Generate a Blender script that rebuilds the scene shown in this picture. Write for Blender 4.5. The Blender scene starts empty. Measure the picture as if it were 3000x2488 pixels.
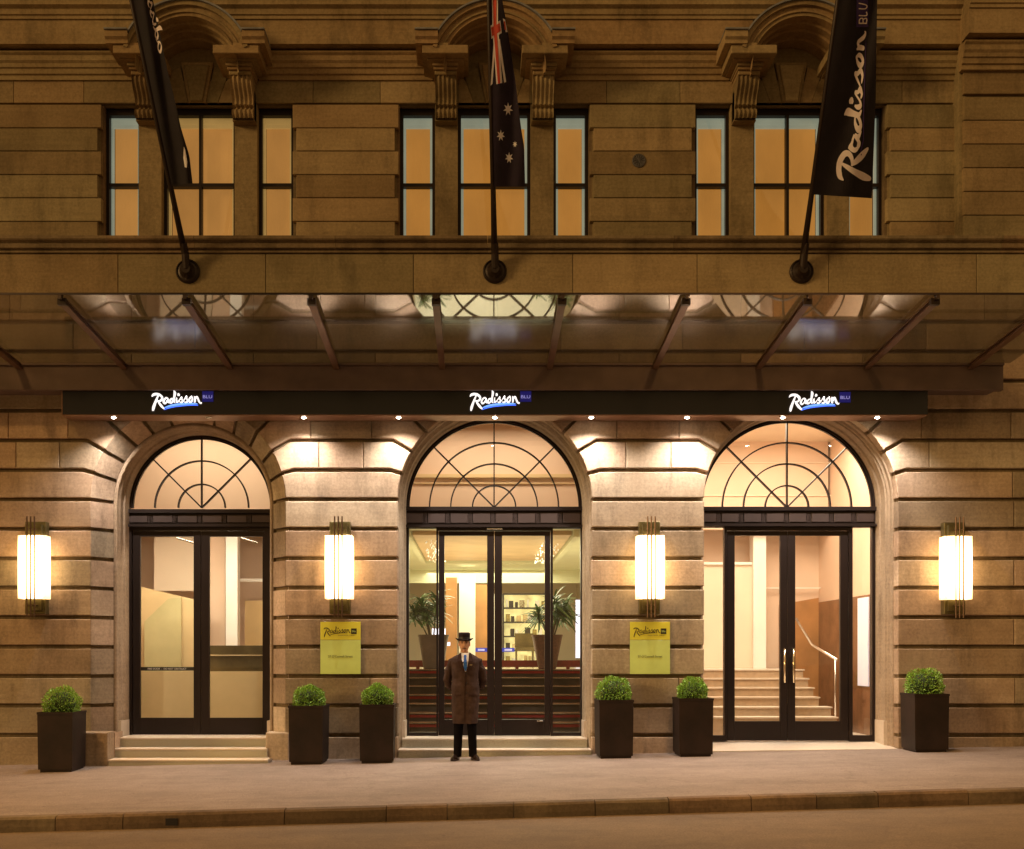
import bpy, bmesh, math, random
from mathutils import Vector, Matrix
R = math.radians
random.seed(7)
scene = bpy.context.scene
COL = scene.collection

# ---------------------------------------------------------------- layout
# every dimension is metres; facade face at y = 0, camera 16 m away.
KF, CX, HY, DD, ZC = 2320.0, 980.0, 1345.0, 16.0, 1.5
def X(px, y=0.0): return (px - CX) * (DD + y) / KF
def Z(py, y=0.0): return ZC + (HY - py) * (DD + y) / KF
PX = 16 / 2320.0                      # one unit on the facade plane
AX = [-4.097, 0.24, 4.572]            # axes of the three bays
ZS = 3.70                             # springing of the arches
def yk(x): return -4.5 + .04 * x
def gz(x, y):
    zw = .075 + .0185 * x
    if y >= 0: return zw
    zk = .003 + .023 * x
    t = min(1, y / yk(x))
    return zw + (zk - zw) * t

# ---------------------------------------------------------------- mesh builder
class MB:
    def __init__(s): s.v = []; s.f = []; s.a = []
    def add(s, vs, fs, val=None):
        if val is None: val = random.random()
        o = len(s.v); s.v += [tuple(p) for p in vs]
        s.f += [tuple(i + o for i in f) for f in fs]; s.a += [val] * len(fs)
    def box(s, x0, x1, y0, y1, z0, z1, val=None, bev=0):
        if bev > 0:
            s.prism([(x0, z0), (x1, z0), (x1, z1), (x0, z1)], y0, y1, bev, val); return
        vs = [(x, y, z) for x in (x0, x1) for y in (y0, y1) for z in (z0, z1)]
        s.add(vs, [(0,1,3,2),(4,6,7,5),(0,4,5,1),(2,3,7,6),(0,2,6,4),(1,5,7,3)], val)
    def prism(s, poly, y0, y1, bev=0, val=None, back=True):
        A = sum(poly[i][0]*poly[(i+1)%len(poly)][1]-poly[(i+1)%len(poly)][0]*poly[i][1] for i in range(len(poly)))
        if A < 0: poly = poly[::-1]
        n = len(poly); vs = []; fs = []
        if bev > 0:
            ins = []
            for i in range(n):
                p0, p, p1 = Vector(poly[i-1]), Vector(poly[i]), Vector(poly[(i+1) % n])
                a = (p-p0); b = (p1-p)
                if a.length < 1e-6 or b.length < 1e-6: ins.append(p); continue
                a.normalize(); b.normalize()
                na = Vector((-a.y, a.x)); nb = Vector((-b.y, b.x)); m = na + nb
                if m.length < 1e-4: m = na
                m.normalize(); d = max(.45, m.dot(na)); ins.append(p + m * (bev / d))
            vs += [(p[0], y0, p[1]) for p in ins] + [(p[0], y0 + bev, p[1]) for p in poly] + [(p[0], y1, p[1]) for p in poly]
            k = 3
        else:
            vs += [(p[0], y0, p[1]) for p in poly] + [(p[0], y1, p[1]) for p in poly]; k = 2
        fs.append(tuple(range(n)))
        for q in range(k - 1):
            for i in range(n):
                j = (i + 1) % n
                fs.append((q*n+i, (q+1)*n+i, (q+1)*n+j, q*n+j))
        if back: fs.append(tuple(reversed(range((k-1)*n, k*n))))
        s.add(vs, fs, val)
    def grid(s, rows, closed=False, val=None, caps=False):
        n = len(rows[0]); vs = [p for r in rows for p in r]; fs = []
        for i in range(len(rows) - 1):
            for j in range(n if closed else n - 1):
                k = (j + 1) % n
                fs.append((i*n+j, i*n+k, (i+1)*n+k, (i+1)*n+j))
        if caps: fs.append(tuple(reversed(range(n)))); fs.append(tuple(range((len(rows)-1)*n, len(rows)*n)))
        s.add(vs, fs, val)
    def tube(s, pts, rad, n=12, caps=True, flat=1.0, val=None):
        pts = [Vector(p) for p in pts]
        if not hasattr(rad, '__len__'): rad = [rad] * len(pts)
        rows = []; up = Vector((0, 0, 1))
        for i, p in enumerate(pts):
            t = (pts[min(i+1, len(pts)-1)] - pts[max(i-1, 0)]).normalized()
            if abs(t.dot(up)) > .95: up2 = Vector((0, 1, 0))
            else: up2 = up
            a = t.cross(up2).normalized(); b = a.cross(t).normalized()
            if rows and a.dot(pa) < 0 and abs(a.dot(pa)) > .3: a = -a; b = -b
            pa = a
            rows.append([tuple(p + a * math.cos(q) * rad[i] + b * math.sin(q) * rad[i] * flat) for q in [2*math.pi*k/n for k in range(n)]])
        s.grid(rows, closed=True, caps=caps, val=val)
    def loft(s, rings, n=28, val=None):
        rows = []
        for r in rings:
            cx, cy, cz, rx, ry = r[:5]; pw = r[5] if len(r) > 5 else 2.0
            row = []
            for k in range(n):
                q = 2*math.pi*k/n; c, d = math.cos(q), math.sin(q)
                row.append((cx + rx*math.copysign(abs(c)**(2/pw), c), cy + ry*math.copysign(abs(d)**(2/pw), d), cz))
            rows.append(row)
        s.grid(rows, closed=True, caps=True, val=val)
    def sphere(s, c, r, n=16, m=10, sc=(1,1,1), val=None):
        rows = []
        for i in range(1, m):
            t = math.pi*i/m
            rows.append([(c[0]+r*sc[0]*math.sin(t)*math.cos(2*math.pi*k/n), c[1]+r*sc[1]*math.sin(t)*math.sin(2*math.pi*k/n), c[2]+r*sc[2]*math.cos(t)) for k in range(n)])
        s.grid(rows, closed=True, caps=True, val=val)
    def archsweep(s, cx, prof, zb, n=40, val=None, zs=ZS):
        rows = [[(cx + r, y, zb) for r, y in prof]]
        for i in range(n + 1):
            t = math.pi * i / n
            rows.append([(cx + r*math.cos(t), y, zs + r*math.sin(t)) for r, y in prof])
        rows.append([(cx - r, y, zb) for r, y in prof])
        s.grid(rows, val=val)
    def arc(s, cx, cz, r0, r1, y0, y1, a0=0, a1=180, n=32, val=None):
        rows = []
        for i in range(n + 1):
            t = R(a0 + (a1-a0)*i/n); c, d = math.cos(t), math.sin(t)
            rows.append([(cx+r0*c, y0, cz+r0*d), (cx+r1*c, y0, cz+r1*d), (cx+r1*c, y1, cz+r1*d), (cx+r0*c, y1, cz+r0*d)])
        s.grid(rows, closed=True, caps=True, val=val)
    def extr_x(s, prof, x0, x1, val=None, caps=True):    # prof = [(y,z)]
        s.grid([[(x0, y, z) for y, z in prof], [(x1, y, z) for y, z in prof]], closed=True, caps=caps, val=val)
    def build(s, name, m, parent=None, smooth=False, flip=False, recalc=True, loc=None):
        me = bpy.data.meshes.new(name); me.from_pydata(s.v, [], s.f); me.update()
        if s.a:
            at = me.attributes.new('blk', 'FLOAT', 'FACE'); at.data.foreach_set('value', s.a)
        if recalc:
            bm = bmesh.new(); bm.from_mesh(me); bmesh.ops.recalc_face_normals(bm, faces=bm.faces[:]); bm.to_mesh(me); bm.free()
        if smooth: me.polygons.foreach_set('use_smooth', [True]*len(me.polygons))
        o = bpy.data.objects.new(name, me); COL.objects.link(o)
        if m: me.materials.append(m)
        if parent: o.parent = parent
        if loc: o.location = loc
        return o

def tag(o, label=None, cat=None, group=None, kind=None):
    if label: o['label'] = label
    if cat: o['category'] = cat
    if group: o['group'] = group
    if kind: o['kind'] = kind
    return o
def empty(name, loc, label, cat, group=None, rz=0):
    o = bpy.data.objects.new(name, None); COL.objects.link(o); o.location = loc; o.rotation_euler.z = rz
    o.empty_display_size = .1
    return tag(o, label, cat, group)
def copy_tree(o, parent=None):
    c = o.copy(); COL.objects.link(c); c.parent = parent
    for ch in list(o.children): copy_tree(ch, c)
    return c

# ---------------------------------------------------------------- materials
def newmat(name):
    m = bpy.data.materials.new(name); m.use_nodes = True
    nt = m.node_tree; b = nt.nodes['Principled BSDF']; return m, nt, b
def ramp(nt, fac, stops):
    n = nt.nodes.new('ShaderNodeValToRGB'); e = n.color_ramp.elements
    while len(e) < len(stops): e.new(.5)
    for i, (p, c) in enumerate(stops): e[i].position = p; e[i].color = (*c, 1)
    nt.links.new(fac, n.inputs[0]); return n.outputs[0]
def noise(nt, vec, scale, detail=4, rough=.55):
    n = nt.nodes.new('ShaderNodeTexNoise'); n.inputs['Scale'].default_value = scale
    n.inputs['Detail'].default_value = detail; n.inputs['Roughness'].default_value = rough
    if vec is not None: nt.links.new(vec, n.inputs['Vector'])
    return n.outputs['Fac']
def mapping(nt, sc=(1,1,1)):
    t = nt.nodes.new('ShaderNodeTexCoord'); mp = nt.nodes.new('ShaderNodeMapping'); mp.inputs['Scale'].default_value = sc
    nt.links.new(t.outputs['Object'], mp.inputs[0]); return mp.outputs[0]
def mixc(nt, fac, a, b, mode='MIX'):
    n = nt.nodes.new('ShaderNodeMix'); n.data_type = 'RGBA'; n.blend_type = mode
    if isinstance(fac, (int, float)): n.inputs[0].default_value = fac
    else: nt.links.new(fac, n.inputs[0])
    for i, q in ((6, a), (7, b)):
        if isinstance(q, tuple): n.inputs[i].default_value = (*q, 1)
        else: nt.links.new(q, n.inputs[i])
    return n.outputs[2]
def bump(nt, b, h, strength=.3, dist=.01):
    n = nt.nodes.new('ShaderNodeBump'); n.inputs['Strength'].default_value = strength; n.inputs['Distance'].default_value = dist
    nt.links.new(h, n.inputs['Height']); nt.links.new(n.outputs[0], b.inputs['Normal'])
def mat(name, col, rough=.5, metal=0, var=.15, scale=8, bmp=0, bscale=60, spec=None, coat=0):
    m, nt, b = newmat(name); v = mapping(nt)
    f = noise(nt, v, scale, 5)
    lo = tuple(c*(1-var) for c in col); hi = tuple(min(1, c*(1+var)) for c in col)
    nt.links.new(ramp(nt, f, [(.3, lo), (.7, hi)]), b.inputs['Base Color'])
    b.inputs['Roughness'].default_value = rough; b.inputs['Metallic'].default_value = metal
    if spec is not None: b.inputs['Specular IOR Level'].default_value = spec
    if coat: b.inputs['Coat Weight'].default_value = coat
    if bmp: bump(nt, b, noise(nt, v, bscale, 4), bmp)
    return m
def emis(name, col, st, base=(.8,.8,.8), var=0, scale=5, rough=.4, vec=(1,1,1)):
    m, nt, b = newmat(name)
    b.inputs['Base Color'].default_value = (*base, 1); b.inputs['Roughness'].default_value = rough
    b.inputs['Emission Strength'].default_value = st
    if var:
        f = noise(nt, mapping(nt, vec), scale, 5)
        nt.links.new(ramp(nt, f, [(.3, tuple(c*(1-var) for c in col)), (.7, tuple(c*(1+var) for c in col))]), b.inputs['Emission Color'])
    else: b.inputs['Emission Color'].default_value = (*col, 1)
    return m
def stone(name, c0, c1, stain=.35, bs=.35, blkvar=.22):
    m, nt, b = newmat(name); v = mapping(nt)
    n1 = noise(nt, v, 1.3, 6, .6); n2 = noise(nt, v, 26, 5, .65)
    base = ramp(nt, n1, [(.32, c0), (.68, c1)])
    fine = ramp(nt, n2, [(.3, (.78,)*3), (.7, (1.15,)*3)])
    c = mixc(nt, 1, base, fine, 'MULTIPLY')
    at = nt.nodes.new('ShaderNodeAttribute'); at.attribute_name = 'blk'
    c = mixc(nt, 1, c, ramp(nt, at.outputs['Fac'], [(0, (1-blkvar, 1-blkvar, 1-blkvar*1.1)), (1, (1+blkvar*.4,)*3)]), 'MULTIPLY')
    fr_ = nt.nodes.new('ShaderNodeMath'); fr_.operation = 'MULTIPLY'; fr_.inputs[1].default_value = 13.7; nt.links.new(at.outputs['Fac'], fr_.inputs[0])
    f2_ = nt.nodes.new('ShaderNodeMath'); f2_.operation = 'FRACT'; nt.links.new(fr_.outputs[0], f2_.inputs[0])
    c = mixc(nt, 1, c, ramp(nt, f2_.outputs[0], [(0, (1.05,.96,.90)), (1, (.95,1.0,.97))]), 'MULTIPLY')
    sv = mapping(nt, (1, 1, .28)); s1 = noise(nt, sv, 2.4, 7, .7)
    st = ramp(nt, s1, [(.50, (1,1,1)), (.72, (1-stain,)*3)])
    c = mixc(nt, 1, c, st, 'MULTIPLY')
    bed = noise(nt, mapping(nt, (.6, .6, 14)), 1.6, 4, .6)
    c = mixc(nt, 1, c, ramp(nt, bed, [(.35, (.92,.91,.9)), (.65, (1.04,1.03,1.02))]), 'MULTIPLY')
    nt.links.new(c, b.inputs['Base Color']); b.inputs['Roughness'].default_value = .88
    b.inputs['Specular IOR Level'].default_value = .25
    bump(nt, b, noise(nt, v, 90, 6, .7), bs, .006)
    return m
def glassmat(name, tint=(.93,.95,.94), boost=1.0, rough=.0, dirt=0.0, expo=4.2):
    m = bpy.data.materials.new(name); m.use_nodes = True; nt = m.node_tree; nt.nodes.clear()
    o = nt.nodes.new('ShaderNodeOutputMaterial'); mx = nt.nodes.new('ShaderNodeMixShader')
    tr = nt.nodes.new('ShaderNodeBsdfTransparent'); tr.inputs[0].default_value = (*tint, 1)
    gl = nt.nodes.new('ShaderNodeBsdfGlossy'); gl.inputs['Roughness'].default_value = rough; gl.inputs[0].default_value = (.86,.86,.86,1)
    lw = nt.nodes.new('ShaderNodeLayerWeight'); lw.inputs[0].default_value = .5
    pw = nt.nodes.new('ShaderNodeMath'); pw.operation = 'POWER'; pw.inputs[1].default_value = expo
    mu = nt.nodes.new('ShaderNodeMapRange'); mu.inputs[3].default_value = .085; mu.inputs[4].default_value = boost
    nt.links.new(lw.outputs['Facing'], pw.inputs[0]); nt.links.new(pw.outputs[0], mu.inputs[0]); nt.links.new(mu.outputs[0], mx.inputs[0])
    nt.links.new(tr.outputs[0], mx.inputs[1]); nt.links.new(gl.outputs[0], mx.inputs[2])
    last = mx.outputs[0]
    if dirt:
        df = nt.nodes.new('ShaderNodeBsdfDiffuse'); df.inputs[0].default_value = (.35,.32,.27,1)
        m2 = nt.nodes.new('ShaderNodeMixShader')
        f = noise(nt, mapping(nt, (1.2,.5,1)), 2.2, 6, .65)
        mr = nt.nodes.new('ShaderNodeMapRange'); mr.inputs[1].default_value = .35; mr.inputs[2].default_value = .75; mr.inputs[3].default_value = dirt*.3; mr.inputs[4].default_value = dirt
        nt.links.new(f, mr.inputs[0]); nt.links.new(mr.outputs[0], m2.inputs[0])
        nt.links.new(last, m2.inputs[1]); nt.links.new(df.outputs[0], m2.inputs[2]); last = m2.outputs[0]
    nt.links.new(last, o.inputs[0]); return m

M = {}
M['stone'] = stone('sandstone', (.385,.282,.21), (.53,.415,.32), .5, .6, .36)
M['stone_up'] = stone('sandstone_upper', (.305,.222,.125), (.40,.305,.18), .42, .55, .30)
M['stone_trim'] = stone('sandstone_trim', (.33,.225,.12), (.41,.30,.17), .45, .4, .1)
M['stone_dark'] = stone('sandstone_dark', (.19,.135,.085), (.30,.215,.135), .55, .4)
M['reveal'] = stone('stone_reveal', (.33,.25,.18), (.42,.33,.25), .35, .25, .08)
M['lead'] = mat('lead_flashing', (.22,.22,.24), .6, .2, .3, 9)
M['granite'] = mat('terrazzo_step', (.42,.40,.32), .5, 0, .28, 120, .1)
M['nosing'] = mat('stone_nosing', (.62,.52,.42), .45, 0, .06, 20)
M['bronze'] = mat('bronze_frame', (.020,.012,.010), .42, .1, .12, 3, .05, 20, spec=.3)
M['bronze_l'] = mat('bronze_panel', (.065,.043,.038), .45, .3, .12, 3)
M['steel'] = mat('canopy_steel', (.135,.07,.042), .42, .25, .18, 4, .05, 30)
M['steel_beam'] = mat('canopy_beam_paint', (.15,.10,.09), .5, .15, .22, 3, .06, 12)
M['box'] = mat('sign_box_gloss', (.010,.008,.010), .16, 0, .2, 2)
M['boxrim'] = mat('sign_box_trim', (.30,.17,.11), .38, .45, .12, 5)
M['black'] = mat('black_iron', (.03,.017,.012), .45, .4, .2, 10, .1)
M['brass'] = mat('antique_brass', (.16,.13,.055), .42, .7, .25, 14)
M['brassrod'] = mat('bronze_rod', (.16,.10,.07), .3, .8, .1, 20)
M['gold'] = mat('polished_brass', (.82,.70,.48), .18, 1, .05, 10)
M['chrome'] = mat('brushed_steel', (.7,.68,.64), .22, 1, .05, 10)
M['planter'] = mat('planter_bronze', (.017,.009,.007), .55, .0, .5, 3, .15, 25, spec=.3)
M['soil'] = mat('soil', (.03,.02,.012), .95, 0, .4, 40, .6, 60)
M['sash'] = mat('painted_sash', (.40,.46,.40), .5, 0, .1, 6)
M['sash_w'] = emis('sash_warm', (.62,.36,.10), .42, (.45,.40,.28), .12, 3)  # glow put into the sash colour, as if lit from the room
M['sash_c'] = emis('sash_cool', (.40,.44,.33), .50, (.22,.25,.22), .12, 3)  # cooler sash, its lit look likewise put in as glow
M['blind'] = emis('lit_blind', (.62,.25,.042), .60, (.22,.13,.05), .20, 1.1, .8, (1,1,.6))
M['blind2'] = emis('lit_blind_pale', (.62,.27,.06), .58, (.24,.15,.07), .20, 1.1, .8, (1,1,.6))
M['glass'] = glassmat('door_glass', (.93,.95,.92))
M['glass_w'] = glassmat('window_glass', (.95,.96,.95), 1.0, .02)
M['glass_c'] = glassmat('canopy_glass', (.34,.35,.31), .80, .045, .07, 2.8)
M['lampglass'] = emis('opal_lamp_glass', (1.0,.72,.33), 7.5, (.9,.85,.7))
def lampmat():
    m, nt, b = newmat('opal_lamp_glass'); b.inputs['Base Color'].default_value = (.85,.75,.55,1)
    t = nt.nodes.new('ShaderNodeTexCoord'); mp = nt.nodes.new('ShaderNodeMapping'); mp.inputs['Scale'].default_value = (3.6,0,1.75)
    gr = nt.nodes.new('ShaderNodeTexGradient'); gr.gradient_type = 'SPHERICAL'
    nt.links.new(t.outputs['Object'], mp.inputs[0]); nt.links.new(mp.outputs[0], gr.inputs[0])
    mr = nt.nodes.new('ShaderNodeMapRange'); mr.inputs[1].default_value = 0; mr.inputs[2].default_value = .55; mr.inputs[3].default_value = 2.0; mr.inputs[4].default_value = 13
    nt.links.new(gr.outputs[0], mr.inputs[0]); nt.links.new(mr.outputs[0], b.inputs['Emission Strength'])
    b.inputs['Emission Color'].default_value = (1.0,.66,.29,1); return m
M['lampglass'] = lampmat()
M['spot'] = emis('downlight_lens', (1.0,.86,.66), 60, (.9,.9,.9))
M['logo_w'] = emis('lit_white_letters', (1.0,.97,.97), 1.08, (.9,.9,.9))
M['logo_b'] = emis('lit_blue_line', (.05,.16,1.0), 1.6, (.1,.1,.6))
M['logo_b2'] = emis('lit_blue_core', (.18,.42,1.0), 1.3, (.1,.1,.6))
M['navy'] = emis('navy_square', (.01,.01,.16), .55, (.01,.01,.06))
M['blu'] = emis('pale_blue_letters', (.25,.25,.62), .9, (.4,.4,.6))
M['plaque_a'] = mat('plaque_acrylic_top', (.78,.74,.07), .25, 0, .06, 3, coat=.6)
M['plaque_b'] = mat('plaque_acrylic', (.66,.80,.24), .22, 0, .12, 2, coat=.6)
M['ink'] = mat('plaque_ink', (.02,.018,.01), .5)
M['ink2'] = mat('plaque_ink_soft', (.16,.17,.05), .5)
M['flag'] = mat('navy_flag_cloth', (.012,.007,.012), .75, 0, .3, 6, .2, 200)
M['flag_au'] = mat('ensign_cloth', (.020,.010,.028), .75, 0, .3, 6, .2, 200)
M['fl_w'] = mat('flag_white', (1.0,.88,.92), .7, 0, .1, 6)
M['fl_p'] = mat('flag_lettering', (1.0,.84,.86), .7, 0, .08, 6)
M['fl_r'] = mat('flag_red', (.62,.08,.05), .7, 0, .1, 6)
M['fl_b'] = mat('flag_blue_line', (.06,.03,.16), .7, 0, .1, 6)
M['asphalt_p'] = None

def groundmat(name, c0, c1, fine, bs):
    m, nt, b = newmat(name); v = mapping(nt)
    a = noise(nt, v, .45, 6, .6); g = noise(nt, v, fine, 3, .6)
    c = ramp(nt, a, [(.3, c0), (.7, c1)])
    c = mixc(nt, 1, c, ramp(nt, g, [(.3, (.68,)*3), (.72, (1.4,)*3)]), 'MULTIPLY')
    st = noise(nt, mapping(nt, (.35, 1.4, 1)), 1.1, 6, .7)
    c = mixc(nt, 1, c, ramp(nt, st, [(.45, (1,1,1)), (.75, (.72,.7,.68))]), 'MULTIPLY')
    c = mixc(nt, 1, c, ramp(nt, noise(nt, mapping(nt, (.9,.9,1)), 3.1, 8, .75), [(.38, (1.06,1.05,1.04)), (.66, (.86,.84,.82))]), 'MULTIPLY')
    br = nt.nodes.new('ShaderNodeTexVoronoi'); br.feature = 'DISTANCE_TO_EDGE'; br.inputs['Scale'].default_value = .33; br.inputs['Randomness'].default_value = .9
    wv = nt.nodes.new('ShaderNodeVectorMath'); wv.operation = 'ADD'; nz = nt.nodes.new('ShaderNodeTexNoise'); nz.inputs['Scale'].default_value = 2.5; nt.links.new(v, nz.inputs['Vector'])
    nt.links.new(v, wv.inputs[0]); nt.links.new(nz.outputs['Color'], wv.inputs[1]); nt.links.new(wv.outputs[0], br.inputs['Vector'])
    c = mixc(nt, 1, c, ramp(nt, br.outputs['Distance'], [(.0, (.84,.82,.8)), (.010, (1,1,1))]), 'MULTIPLY')
    sp = nt.nodes.new('ShaderNodeTexVoronoi'); sp.inputs['Scale'].default_value = 2.3; nt.links.new(v, sp.inputs['Vector'])
    c = mixc(nt, 1, c, ramp(nt, sp.outputs['Distance'], [(.03, (.55,.5,.45)), (.05, (1,1,1))]), 'MULTIPLY')
    nt.links.new(c, b.inputs['Base Color']); b.inputs['Roughness'].default_value = .78
    b.inputs['Specular IOR Level'].default_value = .35
    bump(nt, b, g, bs, .006); return m
M['pave'] = groundmat('footpath_asphalt', (.20,.158,.138), (.26,.206,.18), 75, .45)
M['road'] = groundmat('road_asphalt', (.14,.10,.062), (.185,.13,.08), 60, .7)
M['kerb'] = stone('kerb_trachyte', (.12,.085,.06), (.20,.145,.10), .5, .6, .3)
M['cream'] = mat('cream_plaster', (.76,.64,.50), .7, 0, .03, 1.5)
M['peach'] = mat('peach_plaster', (.74,.55,.41), .7, 0, .04, 1.2)
M['tan'] = mat('tan_panel', (.66,.50,.27), .5, 0, .10, 1.5)
M['wood'] = mat('wood_panel', (.42,.20,.07), .35, 0, .2, 2)
M['dark_gloss'] = mat('dark_brown_gloss', (.10,.07,.03), .15, 0, .5, 1.5)
M['wood2'] = mat('honey_panel', (.60,.42,.20), .5, 0, .08, 2)
M['white'] = mat('white_column', (.85,.82,.76), .5, 0, .03, 3)
M['reflection_tint'] = mat('green_reflection_tone', (.56,.50,.27), .2, 0, .12, 1.5)
M['brownstone'] = mat('brown_marble', (.22,.11,.055), .25, 0, .25, 3)
M['stair'] = mat('travertine_stair', (.42,.30,.19), .45, 0, .12, 14)
M['stair_d'] = mat('dark_marble_stair', (.055,.045,.035), .3, 0, .4, 5)
M['red'] = mat('red_carpet', (.22,.022,.017), .85, 0, .2, 30)
M['darkwood'] = mat('dark_joinery', (.035,.022,.015), .4)
M['cabinet'] = emis('backlit_shelf_panel', (.90,.74,.28), .95, (.6,.5,.3), .5, 6)
M['book'] = mat('mixed_objects', (.35,.26,.08), .5, 0, .6, 30)
M['bluelit'] = emis('blue_lit_surface', (.55,.62,1.0), 1.4)
M['ceil'] = mat('ceiling_paint', (.66,.66,.46), .6, 0, .05, 2)
M['coffer'] = mat('timber_coffer', (.62,.44,.26), .5, 0, .1, 2)
M['crystal'] = emis('crystal_light', (1.0,.95,.72), .5, (.9,.9,.8), .5, 30)
M['pot'] = mat('grey_pot', (.10,.07,.05), .6, 0, .2, 5)
M['potw'] = mat('woven_pot', (.12,.05,.03), .6, 0, .3, 30)
M['sticker'] = emis('blue_door_strip', (.05,.07,.42), .55, (.05,.06,.4))
M['sticker_l'] = emis('pale_door_strip', (.45,.48,.75), .6, (.5,.5,.7))
M['floor'] = mat('lobby_floor', (.35,.27,.18), .2, 0, .1, 3)
M['skin'] = mat('skin', (.58,.31,.19), .5, 0, .12, 14)
M['hair'] = mat('dark_hair', (.03,.02,.015), .6)
M['coat'] = mat('brown_wool_coat', (.055,.034,.029), .95, 0, .3, 9, .5, 22, spec=.12)
M['lapel'] = mat('coat_lapel', (.042,.022,.018), .9, 0, .12, 14, .2, 160, spec=.12)
M['trouser'] = mat('black_trousers', (.006,.005,.006), 1, 0, .2, 14, .4, 30, spec=.05)
M['shoe'] = mat('black_leather', (.02,.012,.010), .18, 0, .1, 14)
M['hat'] = mat('dark_felt_hat', (.020,.013,.012), .9, 0, .15, 14, spec=.15)
M['band'] = mat('hat_band', (.012,.009,.010), .5)
M['shirt'] = mat('white_shirt', (.78,.74,.72), .7, 0, .03, 14)
M['tie'] = mat('blue_tie', (.02,.12,.50), .4, 0, .15, 60)
def leafmat(name, a, b2):
    m, nt, b = newmat(name)
    at = nt.nodes.new('ShaderNodeAttribute'); at.attribute_name = 'blk'
    nt.links.new(ramp(nt, at.outputs['Fac'], [(0, a), (.93, b2), (.955, b2), (.965, (.20,.13,.04))]), b.inputs['Base Color'])
    b.inputs['Roughness'].default_value = .45
    b.inputs['Transmission Weight'].default_value = 0
    b.inputs['Subsurface Weight'].default_value = 0
    return m
M['leaf'] = leafmat('box_leaf', (.10,.22,.022), (.34,.56,.08))
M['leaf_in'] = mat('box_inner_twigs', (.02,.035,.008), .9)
M['palm'] = leafmat('palm_leaf', (.04,.11,.03), (.13,.24,.08))
M['stem'] = mat('plant_stem', (.10,.07,.04), .8)
M['vent'] = mat('vent_iron', (.10,.09,.09), .6, .3)

# ---------------------------------------------------------------- lettering
def catmull(pts, sub=6):
    out = []; P = [pts[0]] + list(pts) + [pts[-1]]
    for i in range(1, len(P) - 2):
        for k in range(sub):
            t = k / sub; a, b, c, d = P[i-1], P[i], P[i+1], P[i+2]
            out.append(tuple(.5*((2*b[j]) + (c[j]-a[j])*t + (2*a[j]-5*b[j]+4*c[j]-d[j])*t*t + (3*b[j]-a[j]-3*c[j]+d[j])*t**3) for j in range(3)))
    out.append(tuple(P[-2])); return out
# the brush-script word, each stroke a list of (x, y down, width)
SCRIPT = [
 [(225,285,14),(262,240,52),(330,222,56),(410,236,56),(478,290,52),(484,348,46),(440,392,40),(378,404,24)],
 [(384,262,22),(350,340,40),(305,450,52),(268,560,62),(252,640,40)],
 [(376,396,20),(410,450,46),(470,530,56),(535,600,30)],
 [(640,335,22),(596,315,30),(545,362,36),(520,425,40),(552,462,38),(604,424,30),(644,350,24),(632,410,34),(668,452,22)],
 [(768,335,20),(722,345,32),(684,400,38),(706,448,38),(752,416,30),(788,350,26)],
 [(792,140,20),(812,190,56),(796,300,44),(784,400,38),(818,440,22)],
 [(905,222,46),(912,240,52),(900,258,40)],
 [(862,318,18),(852,370,36),(862,424,38),(905,404,24),(960,330,20),(990,300,26),(990,350,32),(1012,400,38),(975,436,34),(938,424,22)],
 [(1036,392,14),(1080,320,22),(1114,276,28),(1112,330,34),(1138,390,38),(1100,434,36),(1060,424,22)],
 [(1248,282,22),(1200,320,34),(1176,385,40),(1206,432,40),(1248,396,36),(1262,330,30),(1242,280,20)],
 [(1312,286,20),(1328,340,42),(1322,430,40)],
 [(1326,390,16),(1344,318,34),(1382,296,40),(1408,350,40),(1436,420,44),(1478,458,30),(1496,436,12)],
]
SWOOSH = [(520,585,10),(640,535,34),(800,497,44),(1000,474,44),(1200,462,36),(1385,470,18)]
def ribbon(mb, pts, fmap, th, val=None):
    P = catmull(pts); n = len(P); L = []; Rr = []
    for i, p in enumerate(P):
        q0, q1 = P[max(0, i-1)], P[min(n-1, i+1)]
        dx, dy = q1[0]-q0[0], q1[1]-q0[1]; l = math.hypot(dx, dy) or 1
        nx, ny = -dy/l, dx/l; w = p[2]/2
        L.append((p[0]+nx*w, p[1]+ny*w)); Rr.append((p[0]-nx*w, p[1]-ny*w))
    rows = [[fmap(a[0], a[1], 0), fmap(a[0], a[1], th), fmap(b[0], b[1], th), fmap(b[0], b[1], 0)] for a, b in zip(L, Rr)]
    mb.grid(rows, closed=True, caps=True, val=val)
    for c, w in ((P[0], P[0][2]), (P[-1], P[-1][2])):     # round ends
        k = 8; w /= 2
        f = [fmap(c[0]+w*math.cos(2*math.pi*i/k), c[1]+w*math.sin(2*math.pi*i/k), th*1.02) for i in range(k)]
        mb.add(f, [tuple(range(k))], val)
def textmesh(name, s, size, m, parent, loc, rot=(R(90),0,0), align='CENTER', ext=.001, sx=1):
    cu = bpy.data.curves.new(name, 'FONT'); cu.body = s; cu.size = size; cu.extrude = ext
    cu.align_x = align; cu.align_y = 'CENTER'
    t = bpy.data.objects.new(name, cu); COL.objects.link(t)
    dg = bpy.context.evaluated_depsgraph_get(); me = bpy.data.meshes.new_from_object(t.evaluated_get(dg))
    bpy.data.objects.remove(t); o = bpy.data.objects.new(name, me); COL.objects.link(o)
    me.materials.clear(); me.materials.append(m); o.location = loc; o.rotation_euler = rot; o.scale = (sx, 1, 1)
    if parent: o.parent = parent
    return o

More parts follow.
